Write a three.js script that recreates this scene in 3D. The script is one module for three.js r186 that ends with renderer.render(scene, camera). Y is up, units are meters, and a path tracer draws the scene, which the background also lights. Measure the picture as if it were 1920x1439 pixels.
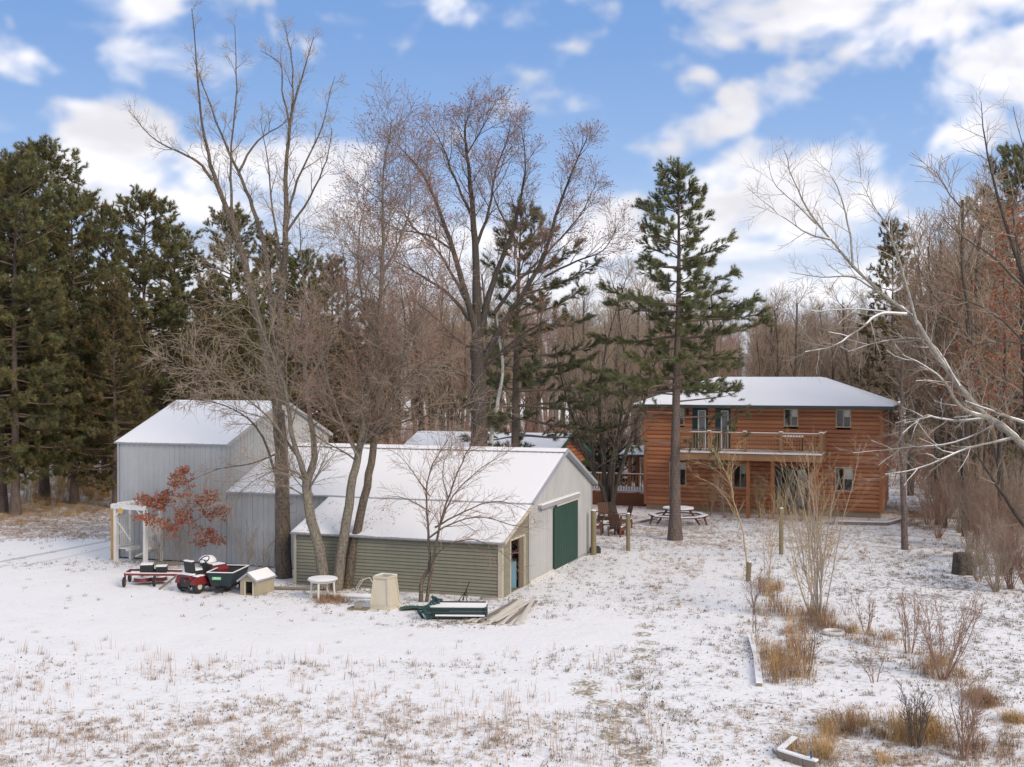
import * as THREE from 'three';
import { mergeGeometries } from 'three/addons/utils/BufferGeometryUtils.js';

// ---------- camera ----------
const F = 2200, EYE = 7, PITCH = Math.atan(14.5 / F);
const scene = new THREE.Scene();
const camera = new THREE.PerspectiveCamera(2 * Math.atan(719.5 / F) * 180 / Math.PI, 1920 / 1439, 0.5, 900);
camera.position.set(0, EYE, 0);
camera.rotation.x = -PITCH;
const renderer = new THREE.WebGLRenderer({ antialias: true });
renderer.setSize(1024, 767);
renderer.toneMapping = THREE.LinearToneMapping;
renderer.toneMappingExposure = 1.46;
renderer.shadowMap.enabled = true;

// ---------- random and noise ----------
function rng(seed) { let a = seed >>> 0; return () => { a = (a + 0x6D2B79F5) >>> 0; let t = a; t = Math.imul(t ^ (t >>> 15), t | 1); t ^= t + Math.imul(t ^ (t >>> 7), t | 61); return ((t ^ (t >>> 14)) >>> 0) / 4294967296; }; }
let R = rng(7);
const rr = (a, b) => a + (b - a) * R();
const clamp = (x, a = 0, b = 1) => x < a ? a : x > b ? b : x;
const sm = (a, b, x) => { const t = clamp((x - a) / (b - a)); return t * t * (3 - 2 * t); };
const NT = (() => { const r = rng(99), t = new Float32Array(65536); for (let i = 0; i < 65536; i++) t[i] = r(); return t; })();
function n2(x, y) { const xi = Math.floor(x), yi = Math.floor(y); let u = x - xi, v = y - yi; u = u * u * (3 - 2 * u); v = v * v * (3 - 2 * v);
  const h = (i, j) => NT[((i & 255) + ((j & 255) << 8))]; return (h(xi, yi) * (1 - u) + h(xi + 1, yi) * u) * (1 - v) + (h(xi, yi + 1) * (1 - u) + h(xi + 1, yi + 1) * u) * v; }
function fbm(x, y, o = 4) { let s = 0, a = 0.5, w = 0; for (let i = 0; i < o; i++) { s += a * n2(x, y); w += a; a *= 0.5; x = x * 2.03 + 17.3; y = y * 2.03 + 5.1; } return s / w; }

// ---------- photo pixel -> ray -> place ----------
const cp = Math.cos(PITCH), sp = Math.sin(PITCH);
function ray(px, py) { const x = (px - 960) / F, y = -(py - 719.5) / F; return [x, y * cp - sp, -(cp + y * sp)]; }
function P(px, py, D) { const d = ray(px, py), t = D / -d[2]; return [d[0] * t, EYE + d[1] * t, -D]; }        // at a depth
function G(px, py) { const d = ray(px, py), t = EYE / -d[1]; return [d[0] * t, 0, d[2] * t]; }                 // on the ground
const V3 = (a) => new THREE.Vector3(a[0], a[1], a[2]);

// ---------- sky: blue with broken cloud ----------
const SUN = new THREE.Vector3(0.6, 0.5, 0.62).normalize();
{
  const W = 3072, H = 1536, data = new Float32Array(W * H * 4);
  // cloud banks seen in the photograph, as bearings (centre, half-size, amount, tilt)
  const banks = [[1560, 30, 250, 80, .75, 0], [1790, 15, 230, 90, .72, 0], [1870, 190, 130, 85, .72, -.5], [1370, 215, 165, 42, .56, -.42], [1310, 165, 40, 26, .4, 0], [1480, 385, 150, 95, .8, 0], [1560, 330, 95, 32, .62, -.3], [1400, 430, 150, 60, .7, 0],
    [1800, 480, 170, 55, .5, 0], [330, 80, 120, 90, .52, .3], [250, 40, 100, 60, .36, 0], [450, 25, 80, 45, .34, 0], [215, 290, 110, 70, .66, .1], [330, 360, 220, 70, .7, 0], [150, 260, 70, 45, .5, 0], [590, 320, 130, 70, .5, .1], [690, 430, 150, 55, .5, 0],
    [860, 8, 60, 45, .5, .6], [1130, 430, 110, 70, .66, 0], [860, 470, 160, 60, .5, 0], [60, 175, 60, 22, .36, .1], [800, 255, 60, 30, .28, 0], [1120, 85, 45, 22, .26, 0], [1000, 540, 900, 50, .5, 0]].map(([x, y, a, b, s, k]) => [Math.atan((x - 960) / F), Math.atan((705 - y) / F), a / F, b / F, s, k]);
  const lin = (c) => Math.pow(c / 255, 2.2);
  const top = [lin(107), lin(142), lin(193)], mid = [lin(137), lin(166), lin(207)], low = [lin(202), lin(208), lin(218)];
  for (let j = H / 2 | 0; j < H; j++) {
    const el = ((j + 0.5) / H - 0.5) * Math.PI;
    for (let i = 0; i < W; i++) {
      const az0 = ((i + 0.5) / W - 0.5) * 2 * Math.PI + Math.PI / 2;          // bearing from -z, to the right
      const az = Math.atan2(Math.sin(az0), Math.cos(az0));
      const t = sm(0, .34, el), c = [0, 0, 0];
      for (let k = 0; k < 3; k++) c[k] = t < .5 ? low[k] + (mid[k] - low[k]) * t * 2 : mid[k] + (top[k] - mid[k]) * (t - .5) * 2;
      const r = 1 / (Math.sin(el) + .32), cx = Math.cos(az) * Math.cos(el) * r * 4.2, cy = Math.sin(az) * Math.cos(el) * r * 4.2;
      const wx = az * 26, wy = el * 40;
      const big = fbm(cx + 31, cy + 7, 5), det = fbm(wx * 1.1 + 40 + 2 * n2(wx * .5, wy * .5), wy * 1.1 + 90, 6);
      let cov = (big - .5) * 2.2 + .36;                                      // broken cloud all round
      const inView = sm(.62, .46, Math.abs(az)) * sm(.46, .34, el);
      if (inView > 0) { let b = 0; for (const [ba, be, sa, sb, s, k] of banks) { const dx = az - ba, dy = el - be, x = dx * Math.cos(k) - dy * Math.sin(k), y = dx * Math.sin(k) + dy * Math.cos(k); const q = (x * x) / (sa * sa) + (y * y) / (sb * sb); if (q < 4) b = Math.max(b, s * .94 * (1 - sm(.1, 2.2, q))); }
        cov = cov * (1 - inView) + (b - .16) * inView; }
      const dens = .93 * sm(-.08, .58, cov + (det - .5) * 1.35);
      const shade = .80 + .26 * sm(.25, .75, fbm(wx * .55 + 3, wy * .9 + 8, 4));
      const cl = [.785 * shade, .77 * shade, .79 * shade + .005];
      const o = (j * W + i) * 4;
      for (let k = 0; k < 3; k++) data[o + k] = (c[k] + (cl[k] - c[k]) * dens) * .93;
      data[o + 3] = 1;
    }
  }
  for (let j = 0; j < H / 2; j++) for (let i = 0; i < W; i++) { const o = (j * W + i) * 4; data[o] = .5; data[o + 1] = .5; data[o + 2] = .52; data[o + 3] = 1; }
  const sky = new THREE.DataTexture(data, W, H, THREE.RGBAFormat, THREE.FloatType);
  sky.mapping = THREE.EquirectangularReflectionMapping; sky.magFilter = THREE.LinearFilter; sky.minFilter = THREE.LinearFilter; sky.wrapS = THREE.RepeatWrapping; sky.needsUpdate = true;
  scene.background = sky; scene.environment = sky;
}
const sun = new THREE.DirectionalLight(0xffefdc, 1.85);
sun.position.copy(SUN).multiplyScalar(150).add(new THREE.Vector3(0, 0, -50)); sun.target.position.set(0, 0, -50);
sun.castShadow = true; sun.shadow.radius = 42; sun.shadow.mapSize.set(4096, 4096);
Object.assign(sun.shadow.camera, { left: -90, right: 90, top: 90, bottom: -90, near: 1, far: 400 });
scene.add(sun, sun.target);

// ---------- building blocks ----------
const used = {};
function uniq(n) { const k = used[n] = (used[n] ?? -1) + 1; return k ? n + '_' + String(k).padStart(3, '0') : n; }
function fin(o) { o.castShadow = o.receiveShadow = true; return o; }
function merged(g) { if (!Array.isArray(g)) return g; if (g.length === 1) return g[0]; return mergeGeometries(g.map((x) => { const y = x.index ? x.toNonIndexed() : x; for (const k of Object.keys(y.attributes)) if (!['position', 'normal', 'uv'].includes(k)) y.deleteAttribute(k); return y; })); }
function part(name, g, m, parent, label) { const o = fin(new THREE.Mesh(merged(g), m)); o.name = name; if (label) o.userData.label = label; parent.add(o); return o; }
function group(name, parent) { const o = new THREE.Group(); o.name = name; parent.add(o); return o; }
function tag(o, label, category, grp, kind) { o.userData.label = label; o.userData.category = category; if (grp) o.userData.group = grp; if (kind) o.userData.kind = kind; return o; }
function thing(name, label, category, pos = [0, 0, 0], turn = 0, grp) { const o = new THREE.Group(); o.name = uniq(name); scene.add(o); o.position.set(...pos); o.rotation.y = turn; return tag(o, label, category, grp); }
function single(name, g, m, label, category, pos, turn = 0, grp) { const o = fin(new THREE.Mesh(merged(g), m)); o.name = uniq(name); scene.add(o); if (pos) o.position.set(...pos); o.rotation.y = turn; return tag(o, label, category, grp); }
function struct(name, g, m) { const o = fin(new THREE.Mesh(merged(g), m)); o.name = uniq(name); scene.add(o); o.userData.kind = 'structure'; return o; }
function stuff(o, name, label, category) { fin(o); o.name = uniq(name); scene.add(o); return tag(o, label, category, null, 'stuff'); }
const EU = new THREE.Euler(), QQ = new THREE.Quaternion(), MM = new THREE.Matrix4(), SS = new THREE.Vector3(), TT = new THREE.Vector3();
function put(g, x, y, z, rx = 0, ry = 0, rz = 0) { MM.compose(TT.set(x, y, z), QQ.setFromEuler(EU.set(rx, ry, rz)), SS.set(1, 1, 1)); return g.applyMatrix4(MM); }
function bx(w, h, d, x = 0, y = 0, z = 0, rx = 0, ry = 0, rz = 0) { // box with uv in metres
  const g = new THREE.BoxGeometry(w, h, d), u = g.attributes.uv, s = [[d, h], [d, h], [w, d], [w, d], [w, h], [w, h]];
  for (let i = 0; i < 24; i++) { const q = s[i >> 2]; u.setXY(i, u.getX(i) * q[0], u.getY(i) * q[1]); }
  return put(g, x, y, z, rx, ry, rz);
}
function cy(r0, r1, h, x = 0, y = 0, z = 0, n = 14, rx = 0, ry = 0, rz = 0) { return put(new THREE.CylinderGeometry(r0, r1, h, n), x, y, z, rx, ry, rz); }
function bar(a, b, r, n = 6) { const A = V3(a), B = V3(b), d = B.clone().sub(A), g = new THREE.CylinderGeometry(r, r, d.length(), n); g.applyQuaternion(new THREE.Quaternion().setFromUnitVectors(new THREE.Vector3(0, 1, 0), d.clone().normalize())); g.translate((A.x + B.x) / 2, (A.y + B.y) / 2, (A.z + B.z) / 2); return g; }
function beam(a, b, w, t) { const A = V3(a), B = V3(b), d = B.clone().sub(A), L = d.length(); d.normalize(); const up = Math.abs(d.y) > .95 ? new THREE.Vector3(1, 0, 0) : new THREE.Vector3(0, 1, 0); const s = new THREE.Vector3().crossVectors(up, d).normalize(), u2 = new THREE.Vector3().crossVectors(d, s);
  const g = bx(w, t, L); g.applyMatrix4(new THREE.Matrix4().makeBasis(s, u2, d)); g.translate((A.x + B.x) / 2, (A.y + B.y) / 2, (A.z + B.z) / 2); return g; }
function lathe(pts, x = 0, y = 0, z = 0, n = 24) { return put(new THREE.LatheGeometry(pts.map((p) => new THREE.Vector2(p[0], p[1])), n), x, y, z); }
function polys(list) { // flat polygons (fans) with planar uv in metres
  const pos = [], uv = [];
  for (const q of list) for (let i = 1; i < q.length - 1; i++) for (const k of [0, i, i + 1]) { pos.push(...q[k]); uv.push(q[k][0] + q[k][2] * .7, q[k][1]); }
  const g = new THREE.BufferGeometry(); g.setAttribute('position', new THREE.Float32BufferAttribute(pos, 3)); g.setAttribute('uv', new THREE.Float32BufferAttribute(uv, 2)); g.computeVertexNormals(); return g;
}
function slab(q, t) { // a thick plate: top polygon q, thickness t along its normal, downwards
  const a = V3(q[0]), n = V3(q[1]).sub(a).cross(V3(q[2]).sub(a)).normalize(); if (n.y < 0) n.negate();
  const b = q.map((p) => [p[0] - n.x * t, p[1] - n.y * t, p[2] - n.z * t]), s = []; for (let i = 0; i < q.length; i++) { const j = (i + 1) % q.length; s.push([q[i], q[j], b[j], b[i]]); }
  return polys([q, b.slice().reverse(), ...s]);
}

// ---------- textures and materials ----------
function tex(w, h, f, srgb = true, rx = 1, ry = 1) { const d = new Uint8Array(w * h * 4); for (let j = 0; j < h; j++) for (let i = 0; i < w; i++) { const c = f(i / w, j / h), o = (j * w + i) * 4; for (let k = 0; k < 3; k++) { const q = clamp(Array.isArray(c) ? c[k] : c); d[o + k] = (srgb ? Math.pow(q, 1 / 2.2) : q) * 255; } d[o + 3] = 255; }
  const t = new THREE.DataTexture(d, w, h); t.wrapS = t.wrapT = THREE.RepeatWrapping; t.magFilter = THREE.LinearFilter; t.minFilter = THREE.LinearMipmapLinearFilter; t.generateMipmaps = true; t.repeat.set(rx, ry); if (srgb) t.colorSpace = THREE.SRGBColorSpace; t.needsUpdate = true; return t; }
function tn(u, v, s, o = 4) { // tileable fbm
  let t = 0, a = .5, w = 0; for (let k = 0; k < o; k++) { const p = s << k, x = u * p, y = v * p, xi = Math.floor(x), yi = Math.floor(y); let fx = x - xi, fy = y - yi; fx = fx * fx * (3 - 2 * fx); fy = fy * fy * (3 - 2 * fy);
    const h = (i, j) => NT[(((i % p) + k * 37) & 255) + ((((j % p) + k * 91) & 255) << 8)]; t += a * ((h(xi, yi) * (1 - fx) + h(xi + 1, yi) * fx) * (1 - fy) + (h(xi, yi + 1) * (1 - fx) + h(xi + 1, yi + 1) * fx) * fy); w += a; a *= .5; } return t / w; }
const grime = tex(512, 512, (u, v) => { const a = .80 + .2 * tn(u, v, 4, 5) + .06 * (tn(u, v, 64, 2) - .5); const s = tn(u, v * .06, 40, 3); return [a * (.93 + .09 * s), a * (.92 + .09 * s), a * (.9 + .1 * s)]; }, true, .35, .35);
const grainT = tex(512, 512, (u, v) => { const g = .5 * tn(u * 1, v, 3, 3) + .5 * tn((u * 1) % 1, (v * 6) % 1, 16, 4); const a = .74 + .34 * (g - .2); return [a, a * .985, a * .96]; }, true, .5, .5);
const barkB = tex(256, 256, (u, v) => { const r = Math.abs(tn((u * 2) % 1, v, 10, 4) - .5) * 2; return .25 + .75 * sm(.02, .3, r); }, false, 1.5, .8);
const barkC = tex(256, 256, (u, v) => { const r = Math.abs(tn((u * 2) % 1, v, 10, 4) - .5) * 2, l = sm(.5, .66, tn(u, v, 5, 4)); const a = .5 + .42 * sm(.02, .35, r); return [a * (1 - .04 * l) + .1 * l, a + .13 * l, a * (1 - .04 * l) + .04 * l]; }, true, 1.5, .8);
const snowB = tex(512, 512, (u, v) => tn(u, v, 8, 6), false, .7, .7);
function mat(r, g, b, o = {}) { const m = new THREE.MeshStandardMaterial({ roughness: .85, side: THREE.DoubleSide, ...o }); m.color.setRGB(r, g, b); return m; }
const M = {
  snow: mat(.83, .82, .808, { roughness: .9, bumpMap: snowB, bumpScale: .006 }),
  greySteel: mat(.45, .47, .49, { roughness: .5, metalness: .1, map: grime }), greySteel2: mat(.43, .45, .465, { roughness: .5, metalness: .1, map: grime }),
  paleSteel: mat(.47, .475, .475, { roughness: .5, map: grime }), trimWhite: mat(.68, .67, .63, { roughness: .6, map: grime }), trimGrey: mat(.36, .38, .41, { roughness: .5, map: grime }),
  greenSteel: mat(.018, .062, .045, { roughness: .45, map: grime }), core: mat(.36, .32, .27), dirtFloor: mat(.24, .19, .14),
  sage: [mat(.245, .24, .175, { roughness: .6, map: grime }), mat(.26, .252, .184, { roughness: .6, map: grime }), mat(.235, .23, .168, { roughness: .6, map: grime })], sageTrim: mat(.56, .51, .40, { roughness: .6, map: grime }),
  log: [mat(.47, .19, .092, { roughness: .6, map: grainT }), mat(.43, .168, .08, { roughness: .6, map: grainT }), mat(.54, .24, .112, { roughness: .6, map: grainT })], logEnd: mat(.38, .15, .07, { map: grainT }),
  deck: mat(.38, .215, .115, { map: grainT }), deckDark: mat(.2, .095, .05, { map: grainT }), stone: mat(.36, .27, .18, { map: grime }),
  winFrame: mat(.50, .40, .27, { roughness: .6 }), teal: mat(.012, .035, .035, { roughness: .45 }), white: mat(.78, .775, .75, { roughness: .55, map: grime }), fascia: mat(.045, .06, .06, { roughness: .5 }), greenTrim: mat(.03, .09, .065, { roughness: .5 }),
  glass: new THREE.MeshPhysicalMaterial({ color: 0xffffff, roughness: .03, transmission: 1, thickness: 0, side: THREE.DoubleSide }), blind: mat(.5, .52, .47), room: mat(.36, .32, .27),
  redwood: mat(.16, .082, .058, { map: grainT }), post: mat(.24, .20, .115, { map: grainT }), weathered: mat(.27, .23, .19, { map: grainT }), board: mat(.74, .69, .6, { map: grainT }), boardDark: mat(.18, .14, .1, { map: grainT }),
  ivory: mat(.62, .57, .45, { roughness: .55, map: grime }), plastic: mat(.72, .70, .66, { roughness: .45, map: grime }), green: mat(.012, .05, .05, { roughness: .4 }), red: mat(.19, .016, .02, { roughness: .45, map: grime }), redDull: mat(.18, .032, .036, { roughness: .6, map: grime }),
  black: mat(.022, .023, .025, { roughness: .6, map: grime }), rubber: mat(.022, .022, .022, { roughness: .9 }), cart: mat(.02, .035, .045, { roughness: .6, map: grime }), cartIn: mat(.02, .022, .024), hub: mat(.5, .46, .36, { roughness: .5 }), rustHub: mat(.35, .16, .05), label: mat(.16, .5, .24), steel: mat(.4, .4, .4, { metalness: .8, roughness: .4 }), blue: mat(.12, .26, .33, { roughness: .5, map: grime }), yellow: mat(.62, .36, .1),
  plywood: mat(.40, .355, .26, { map: grime }), concrete: mat(.34, .32, .29, { map: grime }), iron: mat(.03, .027, .025),
  bark: mat(.2, .155, .12, { map: barkC, bumpMap: barkB, bumpScale: .03 }), barkDark: mat(.11, .088, .073, { map: barkC, bumpMap: barkB, bumpScale: .03 }), barkGrey: mat(.27, .232, .19, { map: barkC, bumpMap: barkB, bumpScale: .02 }), barkPine: mat(.22, .165, .145, { map: barkC, bumpMap: barkB, bumpScale: .03 }), birch: mat(.68, .66, .63, { map: barkC, bumpMap: barkB, bumpScale: .01 }),
  twig: mat(.31, .245, .185), twigRed: mat(.29, .185, .135), twigTan: mat(.38, .28, .16), barkPale: mat(.38, .35, .315, { map: barkC, bumpMap: barkB, bumpScale: .012 }), twigMaple: mat(.22, .16, .125), twigGrey: mat(.34, .29, .24), twigDark: mat(.16, .115, .09),
};

// ---------- plants: tubes, limbs, twigs, needles ----------
class Tubes {
  constructor() { this.p = []; this.n = []; this.u = []; this.i = []; }
  tube(pts, rad, sides) {
    const base = this.p.length / 3, N = pts.length; let ax = null, len = 0;
    for (let k = 0; k < N; k++) {
      const a = pts[Math.max(0, k - 1)], b = pts[Math.min(N - 1, k + 1)]; let tx = b[0] - a[0], ty = b[1] - a[1], tz = b[2] - a[2]; const l = Math.hypot(tx, ty, tz) || 1; tx /= l; ty /= l; tz /= l;
      if (!ax) ax = Math.abs(ty) < .9 ? [-tz, 0, tx] : [1, 0, 0];
      let d = ax[0] * tx + ax[1] * ty + ax[2] * tz; ax = [ax[0] - d * tx, ax[1] - d * ty, ax[2] - d * tz]; const m = Math.hypot(...ax) || 1; ax = [ax[0] / m, ax[1] / m, ax[2] / m];
      const bx_ = [ty * ax[2] - tz * ax[1], tz * ax[0] - tx * ax[2], tx * ax[1] - ty * ax[0]];
      if (k) len += Math.hypot(pts[k][0] - pts[k - 1][0], pts[k][1] - pts[k - 1][1], pts[k][2] - pts[k - 1][2]);
      for (let s = 0; s <= sides; s++) { const q = s / sides * 2 * Math.PI, c = Math.cos(q), e = Math.sin(q), nx = ax[0] * c + bx_[0] * e, ny = ax[1] * c + bx_[1] * e, nz = ax[2] * c + bx_[2] * e;
        this.p.push(pts[k][0] + nx * rad[k], pts[k][1] + ny * rad[k], pts[k][2] + nz * rad[k]); this.n.push(nx, ny, nz); this.u.push(s / sides * Math.max(.12, rad[0] * 6.28), len); }
      if (k) for (let s = 0; s < sides; s++) { const o = base + (k - 1) * (sides + 1) + s; this.i.push(o, o + 1, o + sides + 1, o + 1, o + sides + 2, o + sides + 1); }
    }
  }
  geo() { const g = new THREE.BufferGeometry(); g.setAttribute('position', new THREE.Float32BufferAttribute(this.p, 3)); g.setAttribute('normal', new THREE.Float32BufferAttribute(this.n, 3)); g.setAttribute('uv', new THREE.Float32BufferAttribute(this.u, 2)); g.setIndex(this.i); return g; }
  get empty() { return !this.i.length; }
}
class Plant { constructor() { this.limb = new Tubes(); this.twig = new Tubes(); this.tips = []; this.snow = new Tubes(); } }
const nrm = (d) => { const l = Math.hypot(...d) || 1; return [d[0] / l, d[1] / l, d[2] / l]; };
function side(d, ang, az) { // d turned by ang in a random plane
  const h = Math.abs(d[1]) < .95 ? [0, 1, 0] : [1, 0, 0]; const a = nrm([d[1] * h[2] - d[2] * h[1], d[2] * h[0] - d[0] * h[2], d[0] * h[1] - d[1] * h[0]]), b = [d[1] * a[2] - d[2] * a[1], d[2] * a[0] - d[0] * a[2], d[0] * a[1] - d[1] * a[0]];
  const c = Math.cos(ang), s = Math.sin(ang), ca = Math.cos(az) * s, sa = Math.sin(az) * s; return nrm([d[0] * c + a[0] * ca + b[0] * sa, d[1] * c + a[1] * ca + b[1] * sa, d[2] * c + a[2] * ca + b[2] * sa]);
}
function grow(T, p, d, len, r, lvl, C) {
  const last = lvl >= C.max, segs = last ? 2 : lvl === C.max - 1 ? 3 : 5, pts = [p], rad = [r], dirs = [d], tr = C.trop?.[lvl] ?? .08, wob = C.wob ?? .16, rm = C.rmin ?? .005;
  for (let s = 1; s <= segs; s++) { d = nrm([d[0] + (R() - .5) * 2 * wob, d[1] + (R() - .5) * 2 * wob + tr, d[2] + (R() - .5) * 2 * wob]); const q = pts[s - 1], L = len / segs; pts.push([q[0] + d[0] * L, Math.max(.05, q[1] + d[1] * L), q[2] + d[2] * L]); rad.push(Math.max(rm * .8, r * (1 - .72 * s / segs))); dirs.push(d); }
  const big = lvl <= (C.limbs ?? 0); (big ? T.limb : T.twig).tube(pts, rad, big ? (r > .05 ? 8 : 5) : last ? 3 : 3);
  if (C.snow && lvl <= 1 && R() < .4) snowLine(T, pts, rad);
  if (last) { T.tips.push([pts[segs], dirs[segs]]); if (R() < .5) T.tips.push([pts[1], dirs[1]]); return; }
  spawn(T, pts, rad, len, lvl, C);
}
function spawn(T, pts, rad, len, lvl, C, from = C.from?.[lvl] ?? .22) {
  const n = Math.max(1, Math.round(C.n[lvl] * rr(.8, 1.2))); let az = R() * 6.28;
  for (let k = 0; k < n; k++) {
    const t = from + (1 - from) * (k + R() * .9) / n, f = Math.min(t, .999) * (pts.length - 1), i = Math.floor(f), u = f - i, a = pts[i], b = pts[i + 1], q = [a[0] + (b[0] - a[0]) * u, a[1] + (b[1] - a[1]) * u, a[2] + (b[2] - a[2]) * u], d = nrm([b[0] - a[0], b[1] - a[1], b[2] - a[2]]), r = rad[i] + (rad[i + 1] - rad[i]) * u;
    az += 2.4 + rr(-.5, .5);
    const L = (C.len?.[lvl] ?? len * .5) * rr(.55, 1.15) * (1 - (C.tip ?? .45) * t);
    grow(T, q, side(d, rr(...(C.ang?.[lvl] ?? [.45, .85])), az), L, Math.max(C.rmin ?? .005, Math.min(r * .62, L * .017 + .002)), lvl + 1, C);
  }
}
function snowLine(T, pts, rad) { const q = [], w = []; for (let k = 0; k < pts.length; k++) { const a = pts[Math.max(0, k - 1)], b = pts[Math.min(pts.length - 1, k + 1)], l = Math.hypot(b[0] - a[0], b[1] - a[1], b[2] - a[2]) || 1, flat = Math.sqrt(1 - ((b[1] - a[1]) / l) ** 2); q.push([pts[k][0], pts[k][1] + rad[k] * .55 * flat + .004, pts[k][2]]); w.push((rad[k] * .7 + .003) * (flat > .35 ? 1 : .4) * (.35 + .85 * sm(.3, .6, n2(k * .9 + pts[0][0] * 3, pts[0][1] * 5)))); } T.snow.tube(q, w, 5); }
function smooth(pts, n) { const c = new THREE.CatmullRomCurve3(pts.map(V3)); return c.getPoints(n).map((v) => [v.x, v.y, v.z]); }
// a limb traced in the photograph: pixels, depth at both ends, radius at both ends; side shoots grow from it
function traced(T, px, D0, D1, r0, r1, C, from = .25, lvl = 0) {
  const n = px.length, raw = px.map(([x, y], k) => P(x, y, D0 + (D1 - D0) * k / (n - 1))), N = Math.max(6, n * 3), pts = smooth(raw, N), rad = pts.map((_, k) => r0 + (r1 - r0) * Math.pow(k / N, .85));
  for (let k = 2; k < N; k++) { pts[k][0] += (R() - .5) * .05; pts[k][2] += (R() - .5) * .12; }
  T.limb.tube(pts, rad, r0 > .06 ? 10 : 6);
  if (C?.snow) snowLine(T, pts, rad);
  let len = 0; for (let k = 1; k <= N; k++) len += Math.hypot(pts[k][0] - pts[k - 1][0], pts[k][1] - pts[k - 1][1], pts[k][2] - pts[k - 1][2]);
  if (C) spawn(T, pts, rad, len, lvl, { ...C, n: C.n.map((v, i) => i === lvl ? Math.max(2, v * len) : v) }, from);
  return pts;
}
function plantThing(T, name, label, category, base, bark, twig, grp, names = ['trunk', 'crown']) {
  const o = thing(name, label, category, base, 0, grp);
  for (const [tubes, nm, m] of [[T.limb, names[0], bark], [T.twig, names[1], twig], [T.snow, 'snow', M.snow]]) if (!tubes.empty) { const g = tubes.geo(); g.translate(-base[0], -base[1], -base[2]); part(nm, g, m, o); }
  return o;
}
const tmpM = new THREE.Matrix4(), tmpC = new THREE.Color(), Y = new THREE.Vector3(0, 1, 0);
function scatter(name, geo, m, list, parent) { // list: [pos, dir or null, scale, colour]
  const I = fin(new THREE.InstancedMesh(geo, m, list.length)); I.name = name; I.userData.kind = 'stuff';
  list.forEach(([p, d, s, c], i) => { if (d) { QQ.setFromUnitVectors(Y, TT.set(d[0], d[1], d[2])); QQ.multiply(new THREE.Quaternion().setFromAxisAngle(Y, R() * 6.28)); } else QQ.setFromEuler(EU.set((R() - .5) * .3, R() * 6.28, (R() - .5) * .3));
    if (Array.isArray(s)) SS.set(s[0], s[1], s[2]); else SS.set(s, s, s); tmpM.compose(TT.set(p[0], p[1], p[2]), QQ, SS); I.setMatrixAt(i, tmpM); if (c) I.setColorAt(i, tmpC.setRGB(...c)); });
  if (parent) parent.add(I); return I;
}
function tris(list) { const g = new THREE.BufferGeometry(); g.setAttribute('position', new THREE.Float32BufferAttribute(list.flat(2), 3)); g.computeVertexNormals(); return g; }
function tuftGeo(n, L, w, spread, along, seed) { // needles round a shoot
  R = rng(seed); const t = []; for (let k = 0; k < n; k++) { const a = R() * 6.28, s = rr(spread[0], spread[1]), h = rr(0, along), l = L * rr(.75, 1.15), d = [Math.cos(a) * Math.sin(s), Math.cos(s), Math.sin(a) * Math.sin(s)], e = [-Math.sin(a) * w, 0, Math.cos(a) * w]; t.push([[e[0], h, e[2]], [-e[0], h, -e[2]], [d[0] * l, h + d[1] * l, d[2] * l]]); } return tris(t);
}
function sprayGeo(tufts, n, L, w, seed) { // a shoot with several tufts along it
  const g = []; for (let k = 0; k < tufts; k++) { R = rng(seed * 10 + k); const t = tuftGeo(n, L, w, [.25, 1.35], .13, seed * 20 + k); R = rng(seed * 30 + k); QQ.setFromUnitVectors(Y, TT.set(rr(-.45, .45), 1, rr(-.45, .45)).normalize()); t.applyQuaternion(QQ); t.translate(rr(-.09, .09), .06 + .34 * k / (tufts - 1), rr(-.09, .09)); g.push(t); } return mergeGeometries(g);
}
const TUFT = sprayGeo(4, 34, .2, .0125, 5), SOFT = sprayGeo(5, 34, .2, .009, 6);
const needleM = new THREE.MeshPhysicalMaterial({ color: 0xffffff, roughness: 1, transmission: .55, thickness: 0, side: THREE.DoubleSide, specularIntensity: .3 });
function leafGeo(seed, lobes) { R = rng(seed); const t = []; const P0 = [0, 0, 0], N = lobes ? 8 : 4; let prev = [0, 0, .02]; for (let k = 0; k <= N; k++) { const u = k / N, a = -1.25 + 2.5 * u, rad = (lobes ? .55 + .45 * (k % 2) : .8) * (.45 + .55 * Math.cos(a * .9)); const q = [Math.sin(a) * rad * .6, rad * Math.cos(a * .6), (R() - .5) * .35]; t.push([P0, prev, q]); prev = q; } return tris(t); }
const LEAF = leafGeo(3, false), OAK = leafGeo(4, true);
const leafM = mat(1, 1, 1, { roughness: .8 });
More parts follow.
